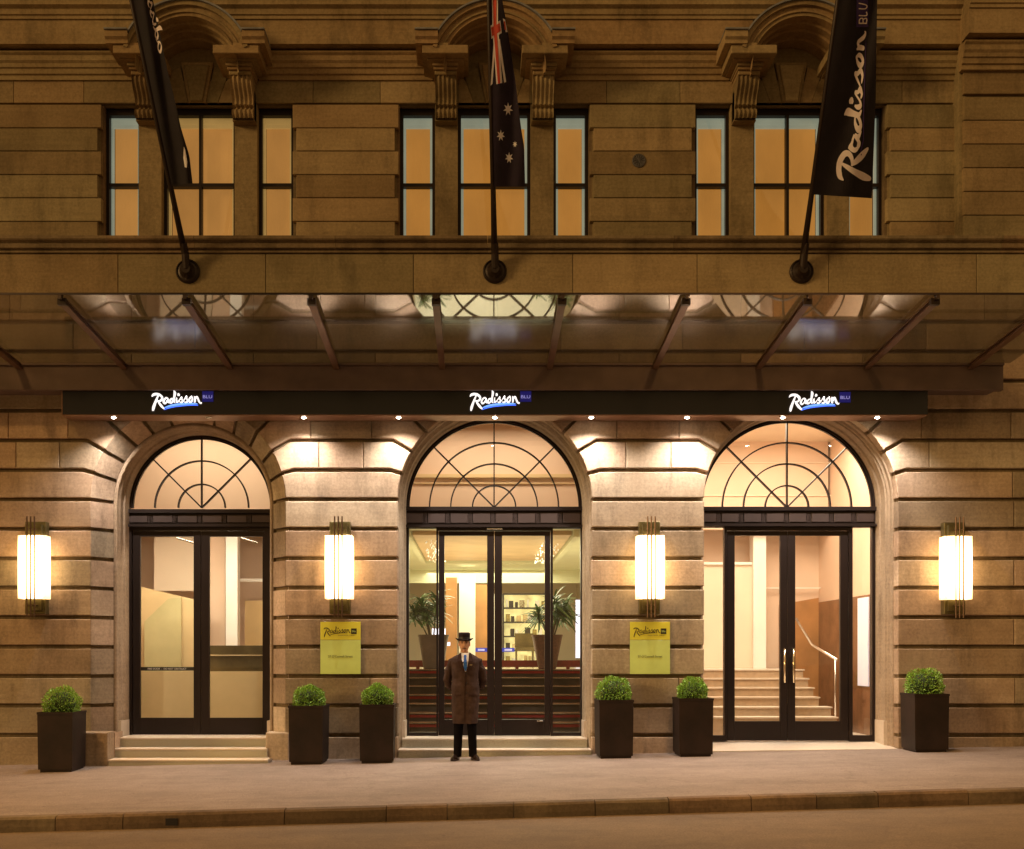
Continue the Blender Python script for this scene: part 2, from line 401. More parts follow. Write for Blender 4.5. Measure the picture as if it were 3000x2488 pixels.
# ---------------------------------------------------------------- the hotel
H = empty('hotel_building', (0, 0, 0), 'sandstone hotel front with three arched entrances under a glass canopy and lit windows above', 'building')
XL, XR = -12.0, 12.5
GR = .0275                                   # half groove
rows_px = [1508, 1447.3, 1387, 1326.6, 1266, 1205.6, 1145, 1084.6, 1024.3]
zr = [Z(p) for p in rows_px]                 # groove centre heights
ZT = [Z(964), Z(903), Z(842), Z(781), Z(721), Z(660), Z(600)]
RO = 199*PX; RIN = 204*PX

# lower backing wall with three arched openings
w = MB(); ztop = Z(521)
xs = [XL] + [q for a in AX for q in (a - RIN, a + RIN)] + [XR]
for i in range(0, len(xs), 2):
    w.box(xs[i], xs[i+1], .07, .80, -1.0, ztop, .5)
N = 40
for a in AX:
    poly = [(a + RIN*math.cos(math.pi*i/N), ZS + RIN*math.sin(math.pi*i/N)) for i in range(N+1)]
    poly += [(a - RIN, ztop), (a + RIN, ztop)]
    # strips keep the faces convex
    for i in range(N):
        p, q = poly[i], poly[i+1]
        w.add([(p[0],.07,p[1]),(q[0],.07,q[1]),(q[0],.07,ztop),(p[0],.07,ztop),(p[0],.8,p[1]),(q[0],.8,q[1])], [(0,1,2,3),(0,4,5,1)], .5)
w.build('wall', M['stone_dark'], H)  # groove shade put into the darker stone colour of this backing

# rusticated blocks
b = MB(); g = GR; JG = .004
def arcpts(cx, a0, a1, r, n=6):
    return [(cx + r*math.cos(R(a0+(a1-a0)*i/n)), ZS + r*math.sin(R(a0+(a1-a0)*i/n))) for i in range(n+1)]
def ang(a, dr, r=RO): return math.degrees(dr/r)
def block(poly, y0=0.0, y1=.2, bev=.010): b.prism(poly, y0, y1, bev)
def row(x0, x1, z0, z1, joints=(), y1=.2):
    e = [x0] + sorted(j for j in joints if x0 < j < x1) + [x1]
    for i in range(len(e)-1):
        block([(e[i]+(JG if i else 0), z0), (e[i+1]-(JG if i < len(e)-2 else 0), z0), (e[i+1]-(JG if i < len(e)-2 else 0), z1), (e[i]+(JG if i else 0), z1)], y1=y1, bev=.010)
spans = [(XL, AX[0]-RO), (AX[0]+RO, AX[1]-RO), (AX[1]+RO, AX[2]-RO), (AX[2]+RO, XR)]
wallx = {0: [X(p) for p in (-640,-420,-200)], 3: [X(2330), X(2600)]}
for si, (x0, x1) in enumerate(spans):
    for ri in range(len(zr)-1):
        js = []
        if si == 0: js = [X(p + (60 if ri % 2 else 0)) for p in (-700,-440,-180)]
        if si == 3: js = [X(2080 + (0 if ri % 2 else 150)), X(2400), X(2640+(0 if ri%2 else 90))]
        if ri == 1 and si == 1: js = [X(759)]
        if ri == 1 and si == 2: js = [X(1392)]
        if ri == 1 and si == 3: js = [X(2082), X(2400)]
        row(x0, x1, zr[ri]+g, zr[ri+1]-g, js)
    # plinth course
    row(x0, x1, -.9, zr[0]-g, [] if si in (1,2) else ([X(-300)] if si == 0 else [X(2200)]))
AJ = [0, 16, 30.5, 45, 60, 75]
def joint_pt(cx, sgn, a, z):                 # the joint of angle a reaches height z
    return (cx + sgn*(z-ZS)/math.tan(R(a)), z)
for si, (x0, x1) in enumerate(spans):
    for k in range(3):
        zlo = zr[-1] if k == 0 else ZT[k-1]; zhi = ZT[k]
        left, right = [], []
        def side(cx, sgn):
            a0, a1 = AJ[k], AJ[k+1]; d = ang(0, g)
            pts = []
            if k:
                q = joint_pt(cx, sgn, a0, zlo); pts.append((q[0], zlo+g))
            aa = a0 + (math.degrees(math.asin((zlo+g-ZS)/RO)) if k == 0 else d)
            pts += [(cx + sgn*(RO)*math.cos(R(aa+(a1-d-aa)*i/6)), ZS+RO*math.sin(R(aa+(a1-d-aa)*i/6))) for i in range(7)]
            q = joint_pt(cx, sgn, a1, zhi)
            if a1 < 89: pts.append((q[0] + sgn*0, zhi-g))
            return pts
        L = side(AX[si-1], 1) if si > 0 else [(x0, zlo+g), (x0, zhi-g)]
        Rt = side(AX[si], -1) if si < 3 else [(x1, zlo+g), (x1, zhi-g)]
        J = {(0,1):[17+.0,], }
        js = []
        if si == 1 and k == 1: js = [X(654), X(744.6)]
        if si == 1 and k == 2: js = [X(637), X(762)]
        if si == 2 and k == 1: js = [X(1284), X(1376)]
        if si == 2 and k == 2: js = [X(1265), X(1393)]
        if si == 0 and k == 0: js = [X(-60), X(-400)]
        if si == 0 and k == 1: js = [X(122), X(32.6), X(-200), X(-440)]
        if si == 0 and k == 2: js = [X(139), X(17), X(-170), X(-420)]
        if si == 3 and k == 0: js = [X(2077), X(2380)]
        if si == 3 and k == 1: js = [X(1906), X(2190), X(2450)]
        if si == 3 and k == 2: js = [X(1890), X(2074), X(2330)]
        js = sorted(js)
        if not js: block(L + Rt[::-1])
        else:
            block(L + [(js[0]-JG, zhi-g), (js[0]-JG, zlo+g)])
            for i in range(len(js)-1): block([(js[i]+JG, zlo+g), (js[i+1]-JG, zlo+g), (js[i+1]-JG, zhi-g), (js[i]+JG, zhi-g)])
            block([(js[-1]+JG, zlo+g), (js[-1]+JG, zhi-g)] + Rt[::-1])
for cx in AX:                                # upper voussoirs and keystones
    for sgn in (1, -1):
        d = ang(0, g)
        A = [(cx+sgn*RO*math.cos(R(45+d+(15-2*d)*i/6)), ZS+RO*math.sin(R(45+d+(15-2*d)*i/6))) for i in range(7)]
        block(A + [(joint_pt(cx,sgn,60,ZT[2])[0]+sgn*g, ZT[2]-g), (joint_pt(cx,sgn,45,ZT[2])[0]-sgn*g*1.5, ZT[2]-g)])
        A = [(cx+sgn*RO*math.cos(R(60+d+(15-2*d)*i/6)), ZS+RO*math.sin(R(60+d+(15-2*d)*i/6))) for i in range(7)]
        block(A + [(joint_pt(cx,sgn,75,ZT[3])[0]+sgn*g, ZT[3]-g), (joint_pt(cx,sgn,60,ZT[3])[0]-sgn*g, ZT[3]-g)])
    A = [(cx+RO*math.cos(R(75+d+(30-2*d)*i/8)), ZS+RO*math.sin(R(75+d+(30-2*d)*i/8))) for i in range(9)]
    block(A + [(joint_pt(cx,-1,75,ZT[3])[0]+g, ZT[3]-g), (joint_pt(cx,1,75,ZT[3])[0]-g, ZT[3]-g)], y0=-.03)
e60 = (ZT[3]-ZS)/math.tan(R(60)) + g; e60b = (ZT[2]-ZS)/math.tan(R(60)) + g
ed = [XL] + [q for a in AX for q in (a-1, a+1)] + [XR]
for si in range(4):
    L = [(XL, ZT[2]+g), (XL, ZT[3]-g)] if si == 0 else [(AX[si-1]+e60b, ZT[2]+g), (AX[si-1]+e60, ZT[3]-g)]
    Rt = [(XR, ZT[3]-g), (XR, ZT[2]+g)] if si == 3 else [(AX[si]-e60, ZT[3]-g), (AX[si]-e60b, ZT[2]+g)]
    block(L + Rt)
for k in range(3, 6):
    js = [X(p + (120 if k % 2 else 0)) for p in range(-600, 2700, 250)]
    row(XL, XR, ZT[k]+g, ZT[k+1]-g, js)
b.build('rusticated_stonework', M['stone'], H)

# frieze and string course above the canopy
fz = MB()
fj = [XL, X(-330), X(-40), X(242), X(545), X(848), X(1175), X(1430), X(1700), X(2003), X(2300), X(2600), XR]
for i in range(len(fj)-1): fz.box(fj[i]+(.004 if i else 0), fj[i+1]-.004, 0.0, .3, ZT[6]-g-.002+.004, Z(521)-.002, None, .006)
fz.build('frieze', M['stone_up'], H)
sc = MB(); z0 = Z(520)
prof = [(.02, z0), (-.03, z0+.004), (-.03, z0+.028), (-.012, z0+.034), (-.012, z0+.05), (-.075, z0+.056), (-.085, z0+.10), (-.06, z0+.108), (-.06, z0+.128), (-.12, z0+.150), (-.135, z0+.165), (-.135, z0+.205), (-.10, z0+.215), (.70, z0+.25), (.70, z0)]
sj = [XL, X(-260), X(-20), X(225), X(402), X(690), X(1000), X(1380), X(1760), X(2050), X(2400), XR]
for i in range(len(sj)-1): sc.extr_x(prof, sj[i], sj[i+1]-.004)
sc.build('string_course', M['stone_dark'], H)

# upper wall: three window bays
yU = .56; yG = .72; UW = 1.431
ub = MB(); up = MB(); Zl = 9.58
uspans = [(XL, AX[0]-UW), (AX[0]+UW, AX[1]-UW), (AX[1]+UW, AX[2]-UW), (AX[2]+UW, 6.99)]
for x0, x1 in uspans: up.box(x0, x1, yU+.02, 1.1, 7.0, Zl, .5)
up.box(6.95, XR, .33, 1.1, 7.0, 12.6, .5)
up.box(XL, XR, yU+.02, 1.1, Zl, 12.6, .5)
for a in AX:
    for s in (-1, 1): up.box(a+s*.701-.166, a+s*.701+.166, yU+.0, .95, 7.3, Zl-.002, .55)
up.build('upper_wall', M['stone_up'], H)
rz_ = [Z(p, .5) for p in (502, 454, 406, 358, 310, 262, 214)]
for si, (x0, x1) in enumerate(uspans):
    for i in range(6):
        o0 = (.035 if i % 2 else -.02) if si > 0 else 0; o1 = (.035 if i % 2 else -.02) if si < 3 else 0
        gg = .008 if i % 2 == 0 else .004
        zlo, zhi = rz_[i]+(.004 if i % 2 else .008), rz_[i+1]-gg
        ub.box(x0-o0*(1 if si else 0), x1+o1, .50, yU+.06, zlo, zhi, None, .006)
        # shallow quoin step beside the windows
# plain course below the entablature
js = [XL] + [X(p, .53) for p in (-260, -60, 28, 172)] + [X(420,.53), X(642,.53), X(780,.53), X(905,.53), X(1105,.53), X(1244,.53), X(1395,.53), X(1540,.53), X(1850,.53)] + [6.99]
js = sorted(js)
for i in range(len(js)-1): ub.box(js[i]+.003, js[i+1]-.003, .53, yU+.05, Zl, 9.90, None, .004)
# pilaster at the right edge
for i in range(6):
    ub.box(6.99, XR, .27, yU+.03, rz_[i]+.006, rz_[i+1]-.006, None, .006)
ub.box(6.99, XR, .27, yU+.03, Zl+.004, 9.90, None, .004)
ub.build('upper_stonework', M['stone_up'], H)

def entab(dy):
    lo = [(.60, 9.90), (.50, 9.90), (.50, 9.965), (.47, 9.975), (.455, 10.04), (.43, 10.05), (.42, 10.10), (.39, 10.13), (.39, 10.20), (.355, 10.225), (.355, 10.25), (.50, 10.255), (.50, 10.29), (.25, 10.29), (.25, 10.635), (.60, 10.635)]
    hi = [(.60, 10.636), (.225, 10.636), (.225, 10.68), (.20, 10.69), (.19, 10.76), (.13, 10.79), (.13, 10.86), (.10, 10.87), (.05, 10.95), (.03, 10.96), (.03, 11.10), (-.03, 11.14), (-.03, 11.30), (-.1, 11.4), (-.1, 11.6), (.60, 11.65)]
    return [(y-dy, z) for y, z in lo], [(y-dy, z) for y, z in hi]
co = MB(); lo, hi = entab(0)
segs = [(XL, AX[0]-.90), (AX[0]+.90, AX[1]-.90), (AX[1]+.90, AX[2]-.90), (AX[2]+.90, 6.99)]
bed = lo[:13] + [(.60, 10.29)]; corona = [(.60, 10.2905), (.50, 10.2905)] + lo[13:]
for x0, x1 in segs: co.extr_x(bed, x0, x1)
for i, (x0, x1) in enumerate(segs): co.extr_x(corona, x0-(.28 if i else 0), x1+(.28 if i < 3 else 0))
co.extr_x(hi, XL, 6.99)
lo2, hi2 = entab(.29)
co.extr_x(lo2, 6.93, XR); co.extr_x(hi2, 6.93, XR)
co.build('entablature', M['stone_trim'], H)

# window hoods
def make_hood(a):
    h = MB(); zc = 9.764
    # outer ring mouldings
    a0 = math.degrees(math.asin((10.07-zc)/.915))
    for (r0, r1, y0, y1) in ((.72,.778,-.095,.6), (.778,.80,-.12,.6), (.80,.857,-.105,.6), (.857,.915,-.16,.6)):
        st = math.degrees(math.asin(min(1, (10.07-zc)/r1)))
        h.arc(a, zc, r0, r1, y0, y1, st*.90, 180-st*.90, 36)
    # soffit of the barrel
    prof = [(.72,-.12),(.715,.02),(.69,.04),(.69,.16),(.665,.18),(.665,.34),(.64,.36),(.64,.60)]
    rows = []
    for i in range(33):
        t = math.pi*i/32; rows.append([(a+r*math.cos(t), y, zc+max(-.02, r*math.sin(t))) for r, y in prof])
    h.grid(rows)
    for s in (-1, 1):
        c = a + s*.90
        h.extr_x([(-.175,10.07),(-.175,10.12),(-.21,10.15),(-.21,10.235),(.6,10.235),(.6,10.07)], min(a+s*.80, a+s*1.115), max(a+s*.80, a+s*1.115))
        # abacus and capital above the console
        cc = a + s*.70
        h.box(cc-.32, cc+.325, -.14, .6, 9.95, 10.069, None, .008)
        h.box(min(a+s*.66,a+s*.79), max(a+s*.66,a+s*.79), -.13, .6, 10.069, 10.10)
        h.box(cc-.26, cc+.26, .0, .6, 9.93, 9.95, None)
        h.box(cc-.185, cc+.185, .06, .6, 9.885, 9.93, None, .006)
        h.box(cc-.17, cc+.17, .10, .6, 9.85, 9.885, None, .006)
        h.box(cc-.155, cc+.155, .14, .6, 9.795, 9.85, None, .01)
    o = h.build('window_hood', M['stone_trim'], H)
    l = MB()
    st = math.degrees(math.asin((10.24-zc)/.93))
    l.arc(a, zc, .916, .938, -.20, .25, st, 180-st, 32)
    for s in (-1, 1): l.box(min(a+s*.80, a+s*1.12), max(a+s*.80, a+s*1.12), -.24, .25, 10.237, 10.257)
    l.build('lead_flashing', M['lead'], o)
    k = MB()                                     # keystone and flat-arch joints over the window
    def trap(t, bm, z1, z0): return [(a-bm, z0), (a+bm, z0), (a+t, z1), (a-t, z1)]
    k.prism(trap(.235, .125, 10.16, Zl+.0), .495, .60, .012)
    k.prism(trap(.185, .085, 10.10, Zl+.002), .455, .52, .012)
    for s in (-1, 1):
        k.prism([(a+s*.135, Zl), (a+s*.30, Zl), (a+s*.46, 10.02), (a+s*.245, 10.10)], .522, .60, .005)
        k.prism([(a+s*.308, Zl), (a+s*.52, Zl), (a+s*.52, 9.90), (a+s*.468, 10.00)], .526, .60, .005)
    k.build('keystone', M['stone_up'], o)
    return o
def make_corbel(cc):
    c = MB(); W = .15
    zt, zb = 9.795, 9.27; n = 22; prof = []
    for i in range(n+1):
        t = i/n; z = zt+(zb-zt)*t
        if t < .68: y = .18 + .16*(t/.68) + .035*math.sin(t/.68*2*math.pi)*(-1)
        elif t < .74: y = .40
        else: y = .335 + .02 - .045*math.sin((t-.74)/.26*math.pi)
        prof.append((y, z))
    rows = []
    # fluted cross-section
    xsct = []
    m = 24
    for j in range(m+1):
        u = -1+2*j/m; d = .018*(1 if abs(((j*5)/m) % 1 - .5) > .30 else 0)
        xsct.append((cc+u*W, d))
    for y, z in prof: rows.append([(cc-W, .6, z)] + [(x, y-d, z) for x, d in xsct] + [(cc+W, .6, z)])
    c.grid(rows); c.box(cc-.16, cc+.16, .40, .6, 9.255, 9.275)
    c.box(cc-W, cc+W, .42, .6, 9.275, 9.70)
    return c.build('corbel', M['stone_up'], H)
for a in AX:
    make_hood(a)
    for s in (-1, 1): make_corbel(a + s*.701)

# upper windows
def make_window(x0, x1, blind, sash, mull=False, name='window'):
    zb, zt = 7.33, 9.575
    f = MB(); t = .045
    f.box(x0, x0+t, .70, .80, zb, zt); f.box(x1-t, x1, .70, .80, zb, zt)
    f.box(x0+t, x1-t, .70, .80, 9.475, zt); f.box(x0+t, x1-t, .70, .80, 8.425, 8.475)
    if mull: f.box((x0+x1)/2-.02, (x0+x1)/2+.02, .695, .80, zb, 9.475)
    o = f.build('window', M['bronze'], H)
    s = MB(); q = .036
    s.box(x0+t, x0+t+q, .79, .83, zb, 9.475); s.box(x1-t-q, x1-t, .79, .83, zb, 9.475)
    s.box(x0+t+q, x1-t-q, .79, .83, 9.39, 9.475); s.box(x0+t+q, x1-t-q, .785, .825, 9.33, 9.385)
    s.build('sash', sash, o)
    bl = MB(); n = 14; xx0, xx1 = x0+t+q-.0, x1-t-q
    rows = []
    for i in range(n+1):
        x = xx0+(xx1-xx0)*i/n; rows.append([(x, .86+.006*math.sin(i*1.9+x0), zb), (x, .86+.004*math.sin(i*1.3), 9.36)])
    bl.grid(rows); bl.box(xx0, xx1, .865, .885, 8.0, 8.01); bl.build('blind', blind, o)
    p = MB(); p.add([(x0+t, .765, zb), (x1-t, .765, zb), (x1-t, .765, 9.475), (x0+t, .765, 9.475)], [(0,1,2,3)]); p.build('pane', M['glass_w'], o)
    d = MB(); d.box(x0-.02, x1+.02, .90, .93, zb-.1, zt); d.build('backing', M['darkwood'], o)
for i, a in enumerate(AX):
    bl = M['blind2'] if i == 0 else M['blind']; sa = M['sash_w'] if i == 0 else M['sash_c']
    make_window(a-1.387, a-.868, bl, M['sash_c'] if i == 0 else sa)
    make_window(a-.534, a+.534, bl, sa, i != 1)
    make_window(a+.868, a+1.387, bl, sa)
for a in AX:
    for s in (-1, 1):
        jb = MB(); jb.box(min(a+s*1.388, a+s*1.45), max(a+s*1.388, a+s*1.45), .60, .95, 7.2, Zl-.003); jb.build('window_jamb', M['stone_dark'], H)
vn = MB(); vx, vz = X(1310,.5), Z(330,.5)
rows = [[(vx+r*math.cos(q), y, vz+r*math.sin(q)) for q in [2*math.pi*k/24 for k in range(24)]] for r, y in ((.10,.50),(.10,.488),(.085,.483),(.08,.49),(.012,.49))]
vn.grid(rows, closed=True, caps=True)
for k in range(6):
    q = math.pi*k/6; vn.tube([(vx-.085*math.cos(q), .487, vz-.085*math.sin(q)), (vx+.085*math.cos(q), .487, vz+.085*math.sin(q))], .006, 6)
vn.build('round_vent', M['vent'], H)

# arch reveals
zth = [.33, .316, .236]                      # door sill heights
for i, a in enumerate(AX):
    m = MB(); p = PX
    if i == 0:
        prof = [(RO+.02,.10),(167*p,.31),(163*p,.30),(160*p,.31),(159*p,.36),(157*p,.40),(157*p,.52),(154*p,.55),(154*p,.84)]
        prof = prof[1:]
    else:
        prof = [(203*p,.17),(198*p,.18),(196.5*p,.20),(196.5*p,.27),(193*p,.30),(194*p,.34),(191*p,.36),(191*p,.52),(188*p,.55),(188*p,.84)]
    m.archsweep(a, prof, -.2, 48)
    m.build('arch_moulding', M['reveal'], H, smooth=False)
    # pale plinth block at the foot of the mouldings
    r0 = (157 if i == 0 else 191)*p
    for s in (-1, 1):
        pb = MB(); pb.box(min(a+s*(r0-.03), a+s*(r0+.05)), max(a+s*(r0-.03), a+s*(r0+.05)), .33, .72, -.1, Z(1478,.4))
        pb.build('moulding_plinth', M['nosing'], H)
# splayed voussoirs of the left arch
sp = MB(); a = AX[0]; r1 = 167*PX
def splay(pts_o, pts_i):
    n = len(pts_o)
    rows = [[(q[0], .004, q[1]) for q in pts_o], [(q[0], .30, q[1]) for q in pts_i]]
    back = [(q[0], .30, q[1]) for q in pts_o]
    vs = rows[0]+rows[1]+back; fs = []
    for j in range(n-1): fs += [(j, j+1, n+j+1, n+j), (n+j, n+j+1, 2*n+j+1, 2*n+j)]
    fs += [(0, n, 2*n), (n-1, 2*n-1, 3*n-1)]
    sp.add(vs, fs)
for s in (-1, 1):
    zz = [-.6] + zr
    for k in range(len(zz)-1):
        lo_, hi_ = zz[k]+(g if k else 0), zz[k+1]-g
        splay([(a+s*RO, lo_), (a+s*RO, hi_)], [(a+s*r1, lo_), (a+s*r1, hi_)])
    for k in range(5):
        d = ang(0, g); q0 = AJ[k]+(d if k else 1.78); q1 = AJ[k+1]-d
        A = [q0+(q1-q0)*j/5 for j in range(6)]
        po = [(a+s*RO*math.cos(R(t)), ZS+RO*math.sin(R(t))) for t in A]; pi_ = [(a+s*r1*math.cos(R(t)), ZS+r1*math.sin(R(t))) for t in A]
        splay(po, pi_)
A = [76+28*j/8 for j in range(9)]
splay([(a+RO*math.cos(R(t)), ZS+RO*math.sin(R(t))) for t in A], [(a+r1*math.cos(R(t)), ZS+r1*math.sin(R(t))) for t in A])
sp.build('splayed_voussoirs', M['stone'], H)
bk = MB()                                    # dark joint faces behind the splayed blocks
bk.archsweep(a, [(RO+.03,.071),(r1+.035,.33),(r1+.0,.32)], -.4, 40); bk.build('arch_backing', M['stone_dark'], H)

# fanlights, transoms, doors
def bar(mb, x0, x1, z0, z1, y0, y1, bev=0): mb.box(x0, x1, y0, y1, z0, z1, None, bev)
def pane_of(parent, x0, x1, z0, z1, y, m='glass'):
    p = MB(); p.add([(x0,y,z0),(x1,y,z0),(x1,y,z1),(x0,y,z1)], [(0,1,2,3)]); return p.build('pane', M[m], parent, recalc=False)
def fanlight(i, a, r, yg, radii, rz):
    f = MB(); zb = ZS-.005
    f.arc(a, zb, r, r+.075, yg-.05, yg+.05, 0, 180, 48)
    f.arc(a, zb, r-.02, r+.02, yg-.02, yg+.03, 0, 180, 48)
    o = f.build('fanlight', M['bronze'], H)
    gb = MB()
    for q in radii: gb.arc(a, zb, q-.0095, q+.0095, yg-.035, yg+.02, 0, 180, 40)
    gb.build('glazing_ring', M['bronze'], o)
    for t in (45, 90, 135):
        s = MB(); c, d = math.cos(R(t)), math.sin(R(t)); w_ = .009
        P = [(a-d*w_, zb+c*w_), (a+d*w_, zb-c*w_), (a+c*r+d*w_, zb+d*r-c*w_), (a+c*r-d*w_, zb+d*r+c*w_)]
        s.prism(P, yg-.04, yg+.025); s.build('glazing_bar', M['bronze'], o)
    p = MB(); n = 40; p.add([(a+r*math.cos(math.pi*k/n), yg, zb+r*math.sin(math.pi*k/n)) for k in range(n+1)], [tuple(range(n+1))]); p.build('pane', M['glass'], o)
def transom(a, hw, yg, zt, zb, n):
    t = MB(); 
    bar(t, a-hw, a+hw, zt-.055, zt, yg-.10, yg+.06)
    bar(t, a-hw, a+hw, zb, zt-.055, yg-.045, yg+.05)
    bar(t, a-hw, a+hw, zb, zb+.035, yg-.12, yg+.05)
    o = t.build('transom', M['bronze'], H)
    pn = MB(); w_ = 2*hw/(n)
    for k in range(n):
        x0 = a-hw+k*w_; bar(pn, x0+.02, x0+w_-.055, zb+.065, zt-.085, yg-.062, yg-.04, .006)
        for q in range(3): bar(pn, x0+w_-.045+q*.018, x0+w_-.036+q*.018, zb+.065, zt-.085, yg-.060, yg-.04)
    pn.build('panel', M['bronze_l'], o)
def leaf(x0, x1, z0, z1, gx0, gx1, gz0, gz1, yg):
    f = MB()
    bar(f, x0, gx0, z0, z1, yg-.03, yg+.03, .004); bar(f, gx1, x1, z0, z1, yg-.03, yg+.03, .004)
    bar(f, gx0, gx1, gz1, z1, yg-.029, yg+.029); bar(f, gx0, gx1, z0, gz0, yg-.029, yg+.029)
    o = f.build('door', M['bronze'], H); pane_of(o, gx0, gx1, gz0, gz1, yg); return o
# left arch
yg = .80; a = AX[0]
fanlight(0, a, 1.035, yg, (.347,.695), 0)
transom(a, 1.10, yg, Z(1046,yg), Z(1082,yg), 6)
fr = MB(); zb = .33
bar(fr, X(265,yg), X(272.5,yg), zb, Z(1082,yg), yg-.06, yg+.05); bar(fr, X(543.5,yg), X(556,yg), zb, Z(1082,yg), yg-.06, yg+.05)
bar(fr, X(272.5,yg), X(543.5,yg), Z(1089,yg), Z(1082,yg), yg-.06, yg+.05)
fr.build('door_frame', M['bronze'], H)
zd = Z(1090,yg)
dl = leaf(X(273,yg), X(412.5,yg), zb+.005, zd, X(288.5,yg), X(398,yg), Z(1472,yg), Z(1101,yg), yg)
dr = leaf(X(413.5,yg), X(543,yg), zb+.005, zd, X(430,yg), X(539,yg), Z(1472,yg), Z(1101,yg), yg)
s_ = MB(); bar(s_, X(289,yg), X(398,yg), Z(1375.5,yg), Z(1368,yg), yg-.022, yg-.006); st = s_.build('warning_strip', M['ink'], dl)
textmesh('lettering', 'FIRE DOOR  -  DO NOT OBSTRUCT', .036, M['white'], dl, ((X(289,yg)+X(398,yg))/2, yg-.024, Z(1371.8,yg)), sx=1.0)
for gx, dd in ((360, dl), (492, dr)):                       # closer arms
    q = MB(); q.tube([(X(gx,yg), yg+.05, Z(1103,yg)), (X(gx+32,yg), yg+.14, Z(1112,yg))], .012, 8); q.build('door_closer', M['chrome'], dd)
# middle arch
yg = .75; a = AX[1]
fanlight(1, a, 1.27, yg, (.32,.642,.955), 0)
transom(a, 1.33, yg, Z(1041,yg), Z(1083,yg), 8)
def sidelight(x0, x1, gx0, gx1, z0, z1, gz0, yg):
    f = MB(); bar(f, x0, gx0, z0, z1, yg-.05, yg+.05); bar(f, gx1, x1, z0, z1, yg-.05, yg+.05)
    bar(f, gx0, gx1, z0, gz0, yg-.05, yg+.05); bar(f, gx0, gx1, z1-.01, z1, yg-.05, yg+.05)
    o = f.build('sidelight', M['bronze'], H); pane_of(o, gx0, gx1, gz0, z1-.01, yg); return o
zb = .316; zt_ = Z(1083,yg)
sidelight(X(832,yg), X(899,yg), X(839,yg), X(895,yg), zb, zt_, Z(1502,yg), yg)
sidelight(X(1129,yg), X(1197,yg), X(1133.5,yg), X(1190,yg), zb, zt_, Z(1502,yg), yg)
fr = MB(); bar(fr, X(899,yg), X(1129,yg), Z(1089,yg), zt_, yg-.055, yg+.05); fr.build('door_head', M['bronze'], H)
d1 = leaf(X(900,yg), X(1013.3,yg), zb+.005, Z(1090,yg), X(911.5,yg), X(999,yg), Z(1475.5,yg), Z(1099,yg), yg)
d2 = leaf(X(1014.2,yg), X(1128,yg), zb+.005, Z(1090,yg), X(1029.5,yg), X(1117,yg), Z(1475.5,yg), Z(1099,yg), yg)
for dd, sx0, sx1 in ((d1, 975, 999), (d2, 1029.6, 1055)):
    q = MB(); bar(q, X(sx0,yg), X(sx1,yg), Z(1337,yg), Z(1329,yg), yg-.014, yg-.004); q.build('push_strip', M['sticker'], dd)
    q = MB(); bar(q, X(sx0+5,yg), X(sx1-5,yg), Z(1335,yg), Z(1331,yg), yg-.018, yg-.0145); q.build('strip_label', M['sticker_l'], dd)
q = MB(); bar(q, X(998,yg), X(1030,yg), Z(1087.5,yg), Z(1084.5,yg), yg-.10, yg-.05, .004); q.build('door_sensor', M['chrome'], H)
q = MB(); bar(q, X(1101,yg), X(1113,yg), Z(1480,yg), Z(1477,yg), yg-.05, yg-.03, .004); q.build('door_lock', M['chrome'], d2)
# right arch
a = AX[2]; fanlight(2, a, 1.27, yg, (.32,.642,.955), 0)
transom(a, 1.33, yg, Z(1041,yg), Z(1081,yg), 8)
zb = .237; zt_ = Z(1081,yg)
sidelight(X(1430,yg), X(1489,yg), X(1437,yg), X(1484,yg), zb, zt_, Z(1508,yg), yg)
sidelight(X(1739,yg), X(1796,yg), X(1746.5,yg), X(1786.5,yg), zb, zt_, Z(1508,yg), yg)
fr = MB(); bar(fr, X(1489,yg), X(1739,yg), Z(1089,yg), zt_, yg-.055, yg+.05); fr.build('door_head', M['bronze'], H)
d3 = leaf(X(1490,yg), X(1613.7,yg), zb+.005, Z(1090,yg), X(1506,yg), X(1599,yg), Z(1479,yg), Z(1099,yg), yg)
d4 = leaf(X(1614.5,yg), X(1738,yg), zb+.005, Z(1090,yg), X(1630,yg), X(1722,yg), Z(1479,yg), Z(1099,yg), yg)
for dd, hx in ((d3, 1609.5), (d4, 1627.5)):
    q = MB(); x_ = X(hx,yg-.09); q.tube([(x_, yg-.03, Z(1338,yg)), (x_, yg-.09, Z(1338,yg)), (x_, yg-.09, Z(1336,yg)), (x_, yg-.09, Z(1396,yg)), (x_, yg-.09, Z(1394,yg)), (x_, yg-.03, Z(1394,yg))][0:2], .012, 8)
    q.tube([(x_, yg-.09, Z(1330.5,yg)), (x_, yg-.09, Z(1400,yg))], .0145, 12); q.tube([(x_, yg-.03, Z(1394,yg)), (x_, yg-.09, Z(1394,yg))], .012, 8)
    q.build('handle', M['gold'], dd, smooth=True)

# steps
def steps(levels, xs_, name='steps'):
    s = MB(); n = MB()
    for (yf, yb, zt, x0, x1) in levels:
        s.box(x0, x1, yf+.012, yb, -.5, zt-.028); n.box(x0-.0, x1+.0, yf, yb, zt-.028, zt, None, .006)
    o = s.build('steps', M['granite'], H); n.build('tread', M['nosing'], o)
a = AX[0]
steps([(.18, .86, .33, a-1.14, a+1.13), (-.07, .18, .195, a-1.16, X(545,-.05)+.02), (-.37, -.07, .065, X(222,-.37), X(545,-.37)+.03)], None)
a = AX[1]
steps([(.24, .86, .316, a-1.33, a+1.33), (-.05, .24, .178, a-1.362, a+1.362)], None)
th = MB(); a = AX[2]
th.add([(a-1.36,-.01,.150),(a+1.36,-.01,.185),(a+1.36,.82,.240),(a-1.36,.82,.236),(a-1.36,-.01,-.2),(a+1.36,-.01,-.2)], [(0,1,2,3),(0,4,5,1)])
th.build('threshold', M['nosing'], H)
